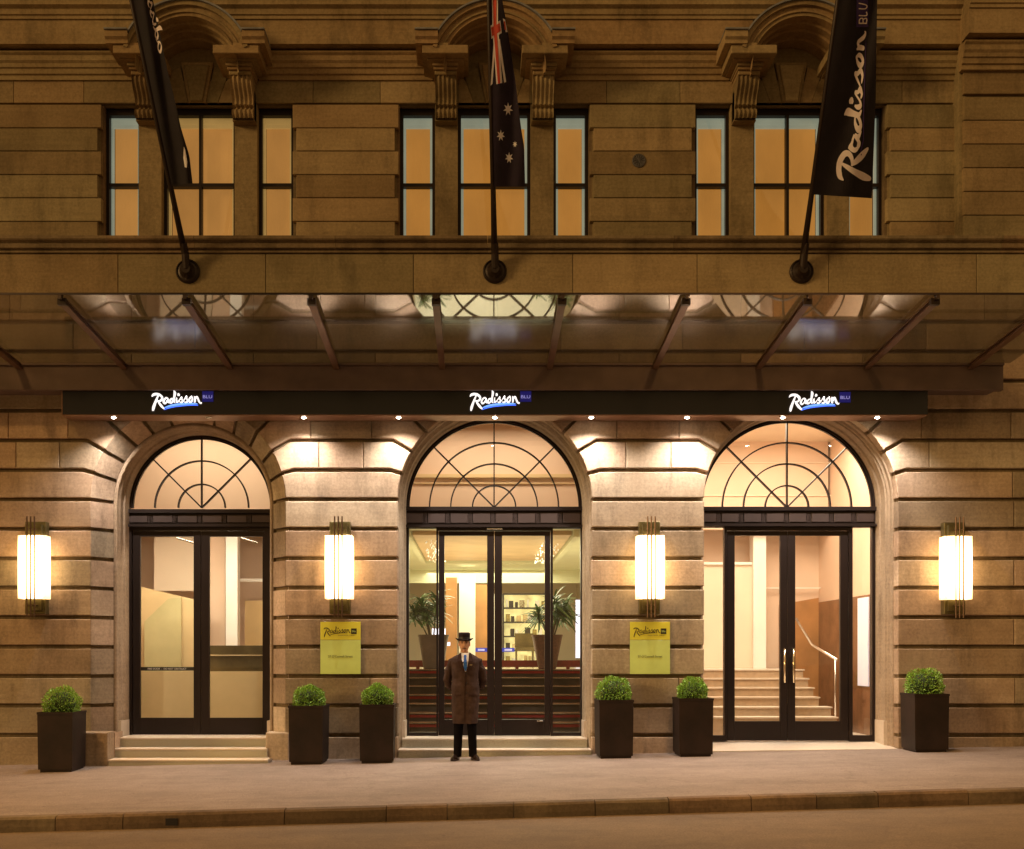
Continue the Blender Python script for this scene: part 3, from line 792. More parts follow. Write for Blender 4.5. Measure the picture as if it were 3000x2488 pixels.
pl = MB(); pl.box(X(150,-.35), X(221,-.35), -.35, .02, -.5, Z(1503,-.35), None, .01); pl.build('plinth_block', M['stone'], H)
pl = MB(); pl.box(X(545,-.03), X(592,-.03), -.03, .30, -.3, Z(1503,-.03), None, .01); pl.build('plinth_block', M['stone'], H); pl = MB()
pl.box(X(221,-.35), X(238,0), -.07, .30, -.5, Z(1503,-.1), None, .01)
pl.build('plinth_block', M['stone'], H)

# ---------------------------------------------------------------- interiors
def room(x0, x1, y0, y1, z0, z1, wallm, floorm, ceilm, back=None):
    q = MB(); q.box(x0-.1, x0, y0, y1, z0, z1); q.box(x1, x1+.1, y0, y1, z0, z1); q.box(x0-.1, x1+.1, y1, y1+.1, z0, z1)
    q.build('interior_wall', wallm, H)
    q = MB(); q.box(x0-.1, x1+.1, y0-.1, y1+.1, z0-.1, z0); q.build('interior_floor', floorm, H)
    q = MB(); q.box(x0-.1, x1+.1, y0-.1, y1+.1, z1, z1+.1); q.build('interior_ceiling', ceilm, H)
room(-6.1, -2.05, .86, 4.4, .33, 5.4, M['peach'], M['floor'], M['cream'])
def ip(x0, x1, p0, p1, y, th, m, name, par=None):    # a panel facing the street at depth y
    q = MB(); q.box(X(x0,y), X(x1,y), y, y+th, Z(p1,y), Z(p0,y)); return q.build(name, m, par or H)
ip(316, 424, 1086, 1212, 3.3, .1, M['cream'], 'wall_return')
q = MB(); y_ = 2.7; q.prism([(X(285,y_),.33),(X(426,y_),.33),(X(426,y_),Z(1236,y_)),(X(285,y_),Z(1203,y_))], y_, y_+.12); q.build('partition', M['tan'], H)
q = MB(); y_ = 2.6; q.prism([(X(296,y_),1.0),(X(371,y_),1.0),(X(371,y_),Z(1225,y_)),(X(345,y_),Z(1228,y_)),(X(296,y_),Z(1275,y_))], y_, y_+.04); q.build('reflection_panel', M['reflection_tint'], H)  # solid panel coloured as a greenish reflection in the door glass
ip(262, 575, 1377, 1520, 1.85, .06, M['tan'], 'low_screen')
ip(425, 575, 1324, 1377, 1.9, .10, M['dark_gloss'], 'reflection_band')  # dark reflection in the right door leaf, built as a solid bar
ip(425, 575, 1343, 1345, 1.88, .02, M['tan'], 'band_trim')
ip(426, 462, 1086, 1377, 3.2, .1, M['peach'], 'wall_return')
ip(463, 487, 1086, 1400, 2.9, .2, M['white'], 'interior_column')
ip(150, 700, 700, 1086, 2.6, .6, M['peach'], 'interior_bulkhead')
ip(487, 580, 1187, 1193, 3.5, .05, M['white'], 'picture_rail')
ip(502, 580, 1232, 1400, 3.6, .08, M['wood2'], 'wall_panel')

# middle lobby
a = AX[1]
q = MB(); q.box(a-1.75, a-1.65, .86, 2.5, -.2, 5.3); q.box(a+1.65, a+1.75, .86, 2.5, -.2, 5.3); q.build('vestibule_wall', M['peach'], H)
q = MB(); q.box(a-1.75, a+1.75, .8, 2.5, 5.3, 5.4); q.build('vestibule_ceiling', M['cream'], H)
q = MB(); q.box(a-1.65, a+1.65, 2.5, 2.6, 3.62, 5.3); q.build('bulkhead', M['peach'], H)
q = MB(); q.box(a-1.65, a+1.65, 2.42, 2.5, Z(980,2.45), Z(973,2.45)); q.box(a-1.65, a+1.65, 2.46, 2.5, Z(992,2.45), Z(990,2.45)); q.build('bulkhead_cornice', M['tan'], H)
q = MB(); q.box(a-1.65, a+1.65, .86, 1.66, -.2, .316); q.build('vestibule_floor', M['floor'], H)
q = MB(); q.box(a-2.45, a-2.35, 2.5, 16, 0, 3.8); q.box(a+2.55, a+2.65, 2.5, 16, 0, 3.8); q.box(a-2.4, a+2.6, 16, 16.1, 0, 3.8); q.build('lobby_wall', M['cream'], H)
q = MB(); q.box(a-2.45, a-1.65, 2.5, 2.6, 0, 3.8); q.box(a+1.65, a+2.65, 2.5, 2.6, 0, 3.8); q.build('lobby_front_wall', M['peach'], H)
q = MB(); q.box(a-2.45, a+2.65, 2.6, 16, 3.62, 3.72); q.build('lobby_ceiling', M['ceil'], H)
q = MB(); q.box(a-2.45, a+2.65, 3.5, 16, 1.05, 1.26); q.build('lobby_floor', M['floor'], H)
q = MB()                                          # coffer and cove
q.box(a-1.35, a+1.35, 3.2, 8.4, 3.55, 3.62); q.build('ceiling_coffer', M['coffer'], H)
q = MB()
for s in (-1, 1): q.box(a+s*1.42-.05, a+s*1.42+.05, 3.0, 8.5, 3.50, 3.62)
q.box(a-1.47, a+1.47, 8.5, 8.6, 3.50, 3.62); q.box(a-2.3, a+2.5, 12.0, 12.1, 3.3, 3.62); q.build('ceiling_beam', M['ceil'], H)
for k, (cx_, cy_) in enumerate(((a-1.05, 5.2), (a+1.05, 5.2))):
    q = MB()
    for j in range(60):
        x_ = cx_+random.uniform(-.16,.16); y_ = cy_+random.uniform(-1.6,1.9); z_ = random.uniform(3.36,3.54)
        q.box(x_-.008, x_+.008, y_-.008, y_+.008, z_-.03, z_)
    tag(q.build('crystal_light', M['crystal']), ['hanging crystal light near the left side of the lobby ceiling', 'hanging crystal light near the right side of the lobby ceiling'][k], 'ceiling light', 'crystal lights on the lobby ceiling')
q = MB(); dn = []
for n_ in range(7):
    y_ = 1.66+.3*n_; z_ = .46+.135*n_
    q.box(a-1.65, a+1.65, y_, y_+.32, z_-.2, z_-.02)
o = q.build('staircase', M['stair_d'], H)
q = MB()
for n_ in range(7):
    y_ = 1.66+.3*n_; z_ = .46+.135*n_
    if n_ in (0,1,3,6): q.box(a-1.65, a+1.65, y_-.012, y_+.005, z_-.075, z_-.03)
q.build('red_riser', M['red'], o)
q = MB()
for n_ in range(7):
    y_ = 1.66+.3*n_; z_ = .46+.135*n_
    q.box(a-1.65, a+1.65, y_-.02, y_+.30, z_-.02, z_)
q.build('tread', M['brownstone'], o)
q = MB()
for n_ in range(7):
    y_ = 1.66+.3*n_; z_ = .46+.135*n_
    q.box(a-1.65, a+1.65, y_-.026, y_-.0202, z_-.018, z_-.006)
q.build('step_nosing', M['chrome'], o)
# front rail (red timber) on the upper landing
q = MB(); q.box(a-1.65, a+1.65, 3.95, 4.0, 1.30, 1.42)
for x_ in (-1.3,-.5,.45,1.35): q.box(a+x_-.03, a+x_+.03, 3.95, 4.0, 1.26, 1.30)
q.build('low_rail', M['red'], H)
q = MB(); q.box(a-.98,a-.72, 10, 10.2, 1.26, 3.3); q.box(a-.3, a+.1, 11, 11.1, 1.26, 3.2); q.build('timber_pier', M['wood'], H)
q = MB(); q.box(a-.68,a-.3, 10.6, 10.8, 1.26, 3.4); q.box(a+.0,a+.28, 9.6, 9.7, 1.26, 2.9); q.build('pale_screen', M['white'], H)
q = MB(); q.box(a+1.95, a+2.25, 9.3, 9.34, 1.45, 2.75); tag(q.build('lit_display', M['bluelit']), 'tall blue-white lit display behind the right lobby plant', 'display')
q = MB(); q.box(a-1.25, a-.95, 8.9, 8.94, 1.95, 2.1); q.box(a-1.15,a-.85,8.9,8.94,1.72,1.80); tag(q.build('small_screen', M['bluelit']), 'small bluish lit screen beside the left lobby plant', 'screen')
# shelving
ys = 9.0; sh = empty('display_shelf', (0,0,0), 'open backlit display shelving in the lobby behind the middle doors', 'shelf')
x0, x1, z0_, z1_ = X(1032,ys), X(1128,ys), 1.28, Z(1218,ys)
q = MB(); q.box(x0, x1, ys+.30, ys+.33, z0_, z1_); q.build('lit_back', M['cabinet'], sh)
q = MB(); q.box(x0-.02, x0+.02, ys, ys+.3, z0_, z1_); q.box(x1-.02, x1+.02, ys, ys+.3, z0_, z1_); q.build('side_panel', M['darkwood'], sh)
lv = [z0_+.02 + (z1_-z0_-.02)*k/5 for k in range(6)]
for z_ in lv: q = MB(); q.box(x0, x1, ys, ys+.3, z_-.015, z_+.015); q.build('shelf_board', M['darkwood'], sh)
for k in range(5):
    x_ = x0+.06
    while x_ < x1-.16:
        w_ = random.uniform(.04,.12); hh = random.uniform(.10,.19)
        if random.random() < .92:
            q = MB(); q.box(0, w_, 0, .14, 0, hh, None, .006)
            col = random.choice(['darkwood','book','white','tan','gold'])
            oo = q.build('ornament', M[col], None, loc=(x_, ys+.08, lv[k]+.015))
            tag(oo, 'small ornament or book on the backlit lobby shelves', 'ornament', 'ornaments on the lobby shelves')
        x_ += w_+random.uniform(.015,.06)
q = MB(); q.box(-.2,.2,-.22,.22,.35,.42); q.box(-.2,.2,.16,.22,.42,.72)
for sx in (-.19,.16):
    for sy in (-.21,.18): q.box(sx, sx+.03, sy, sy+.03, 0, .35)
tag(q.build('lobby_chair', M['dark_gloss'], None, loc=(a+.75, 8.0, 1.26)), 'small dark chair in front of the lobby shelves', 'chair')

# palms in pots
def pot(cx_, cy_, z_, rt, rb, h, m, label):
    q = MB(); q.loft([(0,0,0,rb,rb,4),(0,0,h*.95,rt*.97,rt*.97,4),(0,0,h*.95,rt,rt,4),(0,0,h,rt,rt,4),(0,0,h,rt*.85,rt*.85,4),(0,0,h*.9,rt*.8,rt*.8,4)])
    return tag(q.build('plant_pot', m, None, loc=(cx_,cy_,z_)), label, 'plant pot', 'tapered pots at the top of the lobby stairs')
def palm(cx_, cy_, z_, h, spread, n, seed, label):
    rnd = random.Random(seed); q = MB(); e = empty('potted_palm', (cx_,cy_,z_), label, 'plant', 'leafy plants inside the lobby')
    st = MB()
    for s in range(5):
        ax, ay = rnd.uniform(-.24,.24), rnd.uniform(-.15,.15); hh = h*rnd.uniform(.45,.8)
        st.tube([(ax*.3,ay*.3,0),(ax*.8,ay*.8,hh*.5),(ax*1.4,ay*1.4,hh)], [.014,.012,.008], 6)
        for k in range(n//5):
            az = rnd.uniform(0,2*math.pi); el = rnd.uniform(-.5,1.3); L = spread*rnd.uniform(.55,1); zz = hh*rnd.uniform(.6,1.05)
            w_ = rnd.uniform(.007,.014); pts = []
            for j in range(6):
                t = j/5; rr = L*t*math.cos(el*.8); zq = zz+L*t*math.sin(el)-.38*L*t*t
                pts.append(Vector((ax*1.4+rr*math.cos(az), ay*1.4+rr*math.sin(az), zq)))
            side_ = Vector((-math.sin(az), math.cos(az), .3)).normalized()
            rows = [[tuple(p-side_*w_*(.4+1.2*math.sin(math.pi*(j+.6)/6.2))), tuple(p+side_*w_*(.4+1.2*math.sin(math.pi*(j+.6)/6.2)))] for j, p in enumerate(pts)]
            q.grid(rows, val=rnd.random())
    q.build('foliage', M['palm'], e, recalc=False); st.build('stem', M['stem'], e)
yp = 3.75
pot(X(889,yp), yp, 1.265, .27, .17, .60, M['pot'], 'grey tapered pot behind the doorman, left of the two lobby pots')
pot(X(1122,yp), yp, 1.265, .27, .15, .60, M['potw'], 'dark reddish woven tapered pot behind the right leaf of the middle doors')
palm(X(887,yp), yp, 1.80, .92, .36, 380, 3, 'green leafy plant in the grey lobby pot, behind the left sidelight')
palm(X(1128,yp), yp, 1.80, .92, .36, 460, 8, 'dark leafy plant in the woven lobby pot, behind the right sidelight')

# right lobby with stair
a = AX[2]
room(2.95, 6.42, .86, 5.3, .2, 5.4, M['peach'], M['nosing'], M['cream'])
q = MB()
for n_ in range(6):
    y_ = 2.0+.3*n_; z_ = .526+.148*n_; xe = X([1716,1704,1679,1668,1657,1647][n_], y_)
    q.box(2.95, xe, y_, 5.2, z_-.35 if n_ == 0 else z_-.148, z_-.022)
o = q.build('stone_stair', M['stair'], H)
q = MB()
for n_ in range(6):
    y_ = 2.0+.3*n_; z_ = .526+.148*n_; xe = X([1716,1704,1679,1668,1657,1647][n_], y_)
    q.box(2.95, xe+.02, y_-.02, y_+.30 if n_ < 5 else 5.2, z_-.022, z_)
q.build('tread', M['nosing'], o)
q = MB(); q.box(6.385, 6.42, 1.0, 5.3, .2, 2.50); q.build('marble_dado', M['brownstone'], H)
q = MB(); y_ = 5.2; q.prism([(X(1600,y_),.3),(X(1679,y_),.3),(X(1679,y_),Z(1226,y_)),(X(1600,y_),Z(1240,y_))], y_, y_+.1); q.build('timber_dado', M['wood'], H)
ip(1380, 1543, 1158, 1373, 4.9, .05, M['cream'], 'curtain')
ip(1380, 1543, 1153, 1158, 4.85, .1, M['white'], 'wall_trim')
ip(1545, 1571, 1086, 1373, 4.8, .3, M['white'], 'interior_column')
q = MB(); q.box(2.95, 6.38, 4.6, 4.75, Z(1086,4.6), 5.4); q.build('interior_bulkhead', M['peach'], H)
ip(1571, 1700, 1205, 1207, 5.17, .03, M['white'], 'wall_trim')
q = MB(); q.box(6.36, 6.383, 2.45, 2.95, 1.0, 2.46); tag(q.build('blue_reflection_panel', M['bluelit'].copy(), None), 'pale blue glowing panel standing for a reflection in the right sidelight', 'reflection panel')  # added glowing panel for a bluish reflection of the street opposite
bpy.data.objects['blue_reflection_panel'].active_material.node_tree.nodes['Principled BSDF'].inputs['Emission Strength'].default_value = .30
q = MB(); yh = 2.6
q.tube([(X(1633,4.4), 4.4, Z(1269,4.4)), (X(1640,4.2),4.2,Z(1281,4.2)), (X(1666,3.3),3.3,Z(1323,3.3)), (X(1717,2.1),2.1,Z(1354,2.1))], .022, 10)
q.tube([(X(1713,2.15),2.15,Z(1352,2.15)), (X(1713,2.15),2.15,.5)], .014, 8)
q.build('handrail', M['chrome'], H, smooth=True)
ip(1380, 1750, 1015.5, 1017.5, 4.57, .04, M['cream'], 'picture_rail')
ip(1380, 1750, 948, 950, 4.57, .04, M['cream'], 'picture_rail')

# ---------------------------------------------------------------- canopy
def grime(m):
    nt = m.node_tree; gl = next(n for n in nt.nodes if n.type == 'BSDF_GLOSSY')
    t = nt.nodes.new('ShaderNodeTexCoord'); sx = nt.nodes.new('ShaderNodeSeparateXYZ'); nt.links.new(t.outputs['Object'], sx.inputs[0])
    nz = noise(nt, mapping(nt, (1.5,1.5,1)), 3, 4); ad = nt.nodes.new('ShaderNodeMath'); ad.operation = 'MULTIPLY_ADD'; ad.inputs[1].default_value = .12
    nt.links.new(nz, ad.inputs[0]); nt.links.new(sx.outputs[1], ad.inputs[2])
    mr = nt.nodes.new('ShaderNodeMapRange'); mr.interpolation_type = 'SMOOTHSTEP'
    mr.inputs[1].default_value = -2.12; mr.inputs[2].default_value = -1.90; mr.inputs[3].default_value = .03; mr.inputs[4].default_value = .20
    nt.links.new(ad.outputs[0], mr.inputs[0]); nt.links.new(mr.outputs[0], gl.inputs['Roughness'])
grime(M['glass_c'])
C = empty('glass_canopy', (0,0,5.5), 'long glazed canopy on brown steel ribs above the entrances', 'canopy')
def cp(o): o.location = (0,0,-5.5); return o
yb, yn = -.45, -2.86; zfar, znear = Z(745,yb), Z(603,yn)
def cz(y): return zfar + (znear-zfar)*(y-yb)/(yn-yb)
xe = X(2072, yb)
q = MB(); q.box(XL+1, X(2058,yb), yb, yb+.10, Z(800,yb), Z(750,yb), None, .006); q.box(XL+1, X(2058,yb), yb-.03, yb+.14, Z(750,yb), Z(745,yb)-.002); q.box(XL+1, X(2050,yb), yb+.02, yb+.40, Z(797,yb), Z(792,yb))
q.add([(X(2058,yb),yb+.1,Z(750,yb)),(X(2058,yb),yb+.1,Z(800,yb)),(X(2058,yb),.0,Z(775,yb)),(X(2058,yb),.0,Z(750,yb))],[(0,1,2,3)])
cp(q.build('beam', M['steel_beam'], C))
farx = [-177, 40, 255, 472, 690, 907, 1127, 1343, 1555, 1777, 1990]
farx = [-177-217*k for k in (3,2,1)] + farx
for px in farx:
    x_ = X(px, yb); q = MB(); w_ = .042
    # T-section rib: flange under, web above
    for (hw, t0, t1) in ((w_, -.085, -.070), (.012, -.070, -.008), (w_*.8, -.022, -.008)):
        rows = [[(x_-hw, y, cz(y)+t0), (x_+hw, y, cz(y)+t0), (x_+hw, y, cz(y)+t1), (x_-hw, y, cz(y)+t1)] for y in (yb, yn+.10)]
        q.grid(rows, closed=True, caps=True)
    o = cp(q.build('rib', M['steel'], C))
    q = MB(); y = yn+.10; q.box(x_-.05, x_+.05, y-.04, y+.03, cz(y)-.095, cz(y)-.02); q.box(x_-.02, x_+.02, y-.11, y-.04, cz(y)-.05, cz(y)+.02)
    q.build('clamp', M['black'], o)
px_ = farx
for i in range(len(px_)):
    x0 = X(px_[i],yb)+.004; x1 = X(px_[i+1],yb)-.004 if i+1 < len(px_) else xe
    if x1-x0 < .05: continue
    q = MB(); q.add([(x0,yb,cz(yb)+.002),(x1,yb,cz(yb)+.002),(x1,yn,cz(yn)+.002),(x0,yn,cz(yn)+.002)], [(0,1,2,3)])
    cp(q.build('glass_pane', M['glass_c'], C, recalc=False))
q = MB(); q.box(XL+1, xe, yn-.012, yn, cz(yn)-.012, cz(yn)+.012); cp(q.build('glass_edge', M['bronze'], C))

# ---------------------------------------------------------------- lit sign box
S = empty('sign_box', (0,0,4.8), 'long glossy dark fascia box with three lit script signs and downlights', 'sign')
def sg(o): o.location = (0,0,-4.8); return o
ysb = -.40; x0, x1 = X(128,ysb), X(1903,ysb); z0_, z1_ = Z(850,ysb), Z(799,ysb)+.02
q = MB(); q.box(x0, x1, ysb, -.03, z0_, z1_, None, .004); sg(q.build('casing', M['box'], S))
q = MB(); q.box(x0+.01, x1-.01, ysb+.01, -.03, z0_-.014, z0_-.001); sg(q.build('soffit', M['boxrim'], S))
q = MB(); q.box(x0-.012, x0-.001, ysb, -.03, z0_-.01, z1_); sg(q.build('end_cap', M['boxrim'], S))
lights = []
for k, px in enumerate((235, 429, 624, 818, 1015, 1212, 1408, 1604, 1797)):
    x_ = X(px, -.25); zl = z0_-.014
    q = MB(); rows = [[(x_+r*math.cos(t), -.29+r*math.sin(t), z) for t in [2*math.pi*j/20 for j in range(20)]] for r, z in ((.055, zl-.001), (.055, zl-.008), (.042, zl-.010), (.038, zl-.004))]
    q.grid(rows, closed=True); o = sg(q.build('downlight', M['chrome'], S))
    q = MB(); q.sphere((x_, -.29, zl-.006), .030, 14, 8, (1,1,.55)); q.build('bulb', M['spot'] if k != 1 else M['chrome'], o, smooth=True)
    if k != 1:
        ld = bpy.data.lights.new('downlight_beam', 'SPOT'); ld.energy = 250; ld.color = (1.0,.90,.80); ld.spot_size = R(134); ld.spot_blend = 1.0; ld.shadow_soft_size = .03
        lo_ = bpy.data.objects.new('downlight_beam', ld); COL.objects.link(lo_); lo_.location = (x_, -.35, zl-.035)
        lo_.rotation_euler = (R(3), 0, 0)
def logo(ox, oy, y, sc=.08):
    # ox, oy: sheet position of the word's corner; sc: sheet units per stroke unit
    fm = lambda u, v, t: (X(ox+u*sc, y), y-t, Z(oy+v*sc, y))
    q = MB()
    for s in SCRIPT: ribbon(q, s, fm, .02)
    sg(q.build('script_letters', M['logo_w'], S))
    q = MB(); ribbon(q, SWOOSH, fm, .012); sg(q.build('blue_underline', M['logo_b2'], S))
    q = MB(); ribbon(q, [(p[0]+20, p[1]+34, p[2]*.9) for p in SWOOSH], fm, .008); sg(q.build('blue_glow_line', M['logo_b'], S))
    q = MB(); q.box(X(ox+1512*sc,y), X(ox+1795*sc,y), y-.012, y, Z(oy+415*sc,y), Z(oy+150*sc,y)); o = sg(q.build('badge', M['navy'], S))
    t = textmesh('badge_letters', 'BLU', .062, M['blu'], o, (X(ox+1650*sc,y), y-.014, Z(oy+295*sc,y)), sx=1.25)
for ox in (294, 945.8, 1600.3):
    logo(ox, 791 if ox < 1500 else 792.5, ysb-.002)

# ---------------------------------------------------------------- wall lamps
def make_lamp(label):
    e = empty('wall_lamp', (0,0,0), label, 'wall lamp', 'glowing wall lamps beside the arches')
    q = MB(); q.box(-.19,.19,-.27,-.06,-.44,.44, None, .008); q.build('lamp_shade', M['lampglass'], e)
    q = MB(); q.box(-.145,.145,-.13,-.001,.44,.645, None, .004); q.box(-.145,.145,-.13,-.001,-.645,-.44, None, .004)
    q.box(-.11,.11,-.20,-.13,.44,.60); q.box(-.11,.11,-.20,-.13,-.60,-.44); q.box(-.14,.14,-.06,0,-.44,.44); q.build('back_plate', M['brass'], e)
    for x_ in (-.052, 0, .052):
        q = MB(); q.tube([(x_,-.293,-.70),(x_,-.293,.70)], .0105, 10); q.tube([(x_,-.29,.53),(x_,-.14,.53)], .008, 6); q.tube([(x_,-.29,-.53),(x_,-.14,-.53)], .008, 6)
        q.build('rod', M['brassrod'], e)
    return e
LL = ['glowing wall lamp left of the left arch', 'glowing wall lamp between the left and middle arches, above a yellow plaque',
      'glowing wall lamp between the middle and right arches, above a yellow plaque', 'glowing wall lamp right of the right arch']
zl = (Z(1099.5,-.27)+Z(1226,-.27))/2
lamp0 = make_lamp(LL[0])
for i, x_ in enumerate((-6.21,-1.938,2.41,6.69)):
    o = lamp0 if i == 0 else copy_tree(lamp0)
    o.location = (x_, 0, zl-(.01 if i == 3 else 0)); o['label'] = LL[i]

# ---------------------------------------------------------------- plaques
def plaque(px0, px1, label):
    yq = -.045; e = empty('wall_plaque', ((X(px0)+X(px1))/2, 0, Z(1329)), label, 'sign', 'yellow plaques between the arches')
    L = Vector(e.location); bx0, bx1 = X(px0,yq)-L.x, X(px1,yq)-L.x; zz = lambda p: Z(p,yq)-L.z
    q = MB(); q.box(bx0, bx1, yq, yq+.014, zz(1312.3), zz(1275.5), None, .002); q.build('top_panel', M['plaque_a'], e)
    q = MB(); q.box(bx0, bx1, yq, yq+.014, zz(1382.5), zz(1313), None, .002); q.build('lower_panel', M['plaque_b'], e)
    q = MB()
    for sx in (bx0+.04, bx1-.04):
        for sz in (zz(1278), zz(1380)): q.tube([(sx, yq+.014, sz), (sx, 0, sz)], .008, 8)
    q.build('stand_off', M['chrome'], e)
    sc = .0433; ox, oy = px0+5-215*sc+1.5, 1278.5
    fm = lambda u, v, t: (X(ox+u*sc,yq)-L.x, yq-t, Z(oy+v*sc,yq)-L.z)
    q = MB()
    for s in SCRIPT: ribbon(q, [(p[0], p[1], p[2]*.8) for p in s], fm, .0025)
    ribbon(q, [(p[0]-40, p[1]-10, p[2]*.75) for p in SWOOSH], fm, .0025); q.build('script_letters', M['ink'], e)
    q = MB(); q.box(X(px0+63,yq)-L.x, X(px0+74.5,yq)-L.x, yq-.002, yq, zz(1300.5), zz(1289)); o = q.build('badge', M['ink'], e)
    textmesh('badge_letters', 'blu', .045, M['plaque_b'], o, (X(px0+68.7,yq)-L.x, yq-.004, zz(1294.7)), sx=1.0)
    textmesh('small_lettering', 'PLAZA HOTEL, SYDNEY', .020, M['ink2'], e, (X(px0+54,yq)-L.x, yq-.002, zz(1303.2)), sx=1.15)
    textmesh('address_lettering', "27 O'Connell Street", .046, M['ink2'], e, (X(px0+41,yq)-L.x, yq-.002, zz(1346.5)), sx=.92)
plaque(657, 739.5, 'yellow-green plaque between the left and middle arches')
plaque(1292, 1374, 'yellow-green plaque between the middle and right arches')

# ---------------------------------------------------------------- flagpoles and flags
def pole_t(py): h_ = HY-py; return (h_*16-KF*5.45)/(KF*2.6+2.1*h_)
LEAN = [-.154, -.10, -.146]
def pole_pt(i, t): return Vector((AX[i]+LEAN[i]*t, -2.1*t, 6.95+2.6*t))
PLAB = ['dark flagpole fixed above the left arch', 'dark flagpole fixed above the middle arch', 'dark flagpole fixed above the right arch']
for i in range(3):
    e = empty('flagpole', (AX[i], 0, 6.95), PLAB[i], 'flagpole', 'flagpoles angled out over the canopy')
    L = Vector(e.location)
    q = MB(); q.tube([pole_pt(i,.02)-L, pole_pt(i,.3)-L, pole_pt(i,1.9)-L], [.048,.036,.030], 14); q.build('pole', M['black'], e, smooth=True)
    q = MB(); zc = -.02
    rows = [[(r*math.cos(t), y, zc+r*math.sin(t)) for t in [2*math.pi*k/32 for k in range(32)]] for r, y in ((.17,0.0),(.17,-.03),(.15,-.05),(.145,-.035),(.11,-.05),(.08,-.09),(.06,-.14))]
    q.grid(rows, closed=True, caps=True); q.tube([(0,-.04,-.12),(0,-.10,.0),(0,-.16,.18),(0,-.25,.30)], [.03,.055,.052,.045], 12); q.build('wall_bracket', M['black'], e, smooth=False)
def interp(tab, py):
    tab = sorted(tab)
    if py <= tab[0][0]:
        (a0,b0),(a1,b1) = tab[0], tab[1]
    elif py >= tab[-1][0]: (a0,b0),(a1,b1) = tab[-2], tab[-1]
    else:
        for (a0,b0),(a1,b1) in zip(tab, tab[1:]):
            if a0 <= py <= a1: break
    return b0+(b1-b0)*(py-a0)/(a1-a0)
class Flag:
    # a cloth hanging from a pole: left edge on the pole, right edge falling free
    def __init__(s, i, right, top, bot, amp, phase, dyr):
        s.i = i; s.right = right; s.top = top; s.bot = bot; s.amp = amp; s.ph = phase; s.dyr = dyr; s.sagv = 8 if i == 2 else (-3 if i == 0 else 0)
    def left(s, py):
        p = pole_pt(s.i, pole_t(py)); return CX + p.x*KF/(DD+p.y), p.y
    def P(s, u, py, off=0.0):
        lx, ly = s.left(py); lx += 2.5; rx = interp(s.right, py)
        px = lx+(rx-lx)*u; y = ly-.05+s.dyr*u + s.amp*math.sin(u*7.5+py*.012+s.ph)*(.25+.75*u)
        y -= off
        k = max(0, (py-s.bot+160)/160)
        return (X(px, y), y, Z(py + s.sagv*u*k, y))
    def sag(s, u): return 0
    def at(s, px, py, off=.006):
        lx, ly = s.left(py); lx += 2.5; rx = interp(s.right, py); return s.P((px-lx)/(rx-lx), py, off)
    def cloth(s, m, parent_label, name='flag', th=.004):
        nu, nv = 22, 60; q = MB(); 
        F = [[s.P(u/nu, s.top+(s.bot-s.top)*v/nv) for u in range(nu+1)] for v in range(nv+1)]
        B = [[s.P(u/nu, s.top+(s.bot-s.top)*v/nv, -th) for u in range(nu+1)] for v in range(nv+1)]
        q.grid(F); q.grid(B)
        q.grid([F[-1], B[-1]]); q.grid([F[0], B[0]]); q.grid([[r[-1] for r in F], [r[-1] for r in B]]); q.grid([[r[0] for r in F], [r[0] for r in B]])
        return tag(q.build(name, m, None, smooth=False), parent_label, 'flag')
    def poly(s, pts, m, parent, name='mark', sub=6, off=.006):
        # subdivided strip-free polygon: fan from the centroid
        P = []
        for j in range(len(pts)):
            p0, p1 = pts[j], pts[(j+1) % len(pts)]
            for k in range(sub): t = k/sub; P.append((p0[0]+(p1[0]-p0[0])*t, p0[1]+(p1[1]-p0[1])*t))
        c = (sum(p[0] for p in P)/len(P), sum(p[1] for p in P)/len(P))
        q = MB(); vs = [s.at(c[0], c[1], off)] + [s.at((p[0]+c[0])/2, (p[1]+c[1])/2, off) for p in P] + [s.at(p[0], p[1], off) for p in P]; n = len(P)
        q.add(vs, [(0, 1+j, 1+(j+1) % n) for j in range(n)] + [(1+j, 1+n+j, 1+n+(j+1) % n, 1+(j+1) % n) for j in range(n)])
        return q.build(name, m, parent)
# left banner, twisted edge-on
F1 = Flag(0, [(379,395),(321.5,388.5),(263,371),(207,359),(145,343.6),(52,324.6),(0,313.5),(-260,262)], -260, 379, .05, 1.0, -.10)
f1 = F1.cloth(M['flag'], 'narrow dark banner furled beside the left flagpole')
q = MB()
for s in SCRIPT[3:12]:
    ribbon(q, [(p[1], p[0], p[2]) for p in s], lambda u, v, t: F1.at(350+(-(u-430)*.055) - (1496-v)*.0 - (v-520)*.0 - 12 - (230-(300-(v)*.28))*.0 - (300-(v*.0))*.0 + (-.24)*(150-(-60+(1500-v)*.17)), -60+(1500-v)*.17, .006+t*.2), .01)
q.build('script_letters', M['fl_p'], f1)
F1.poly([(377,302),(380,310),(384,335),(383,346),(379,345),(376,325)], M['fl_w'], f1, 'pale_glint')  # white glint painted onto the cloth
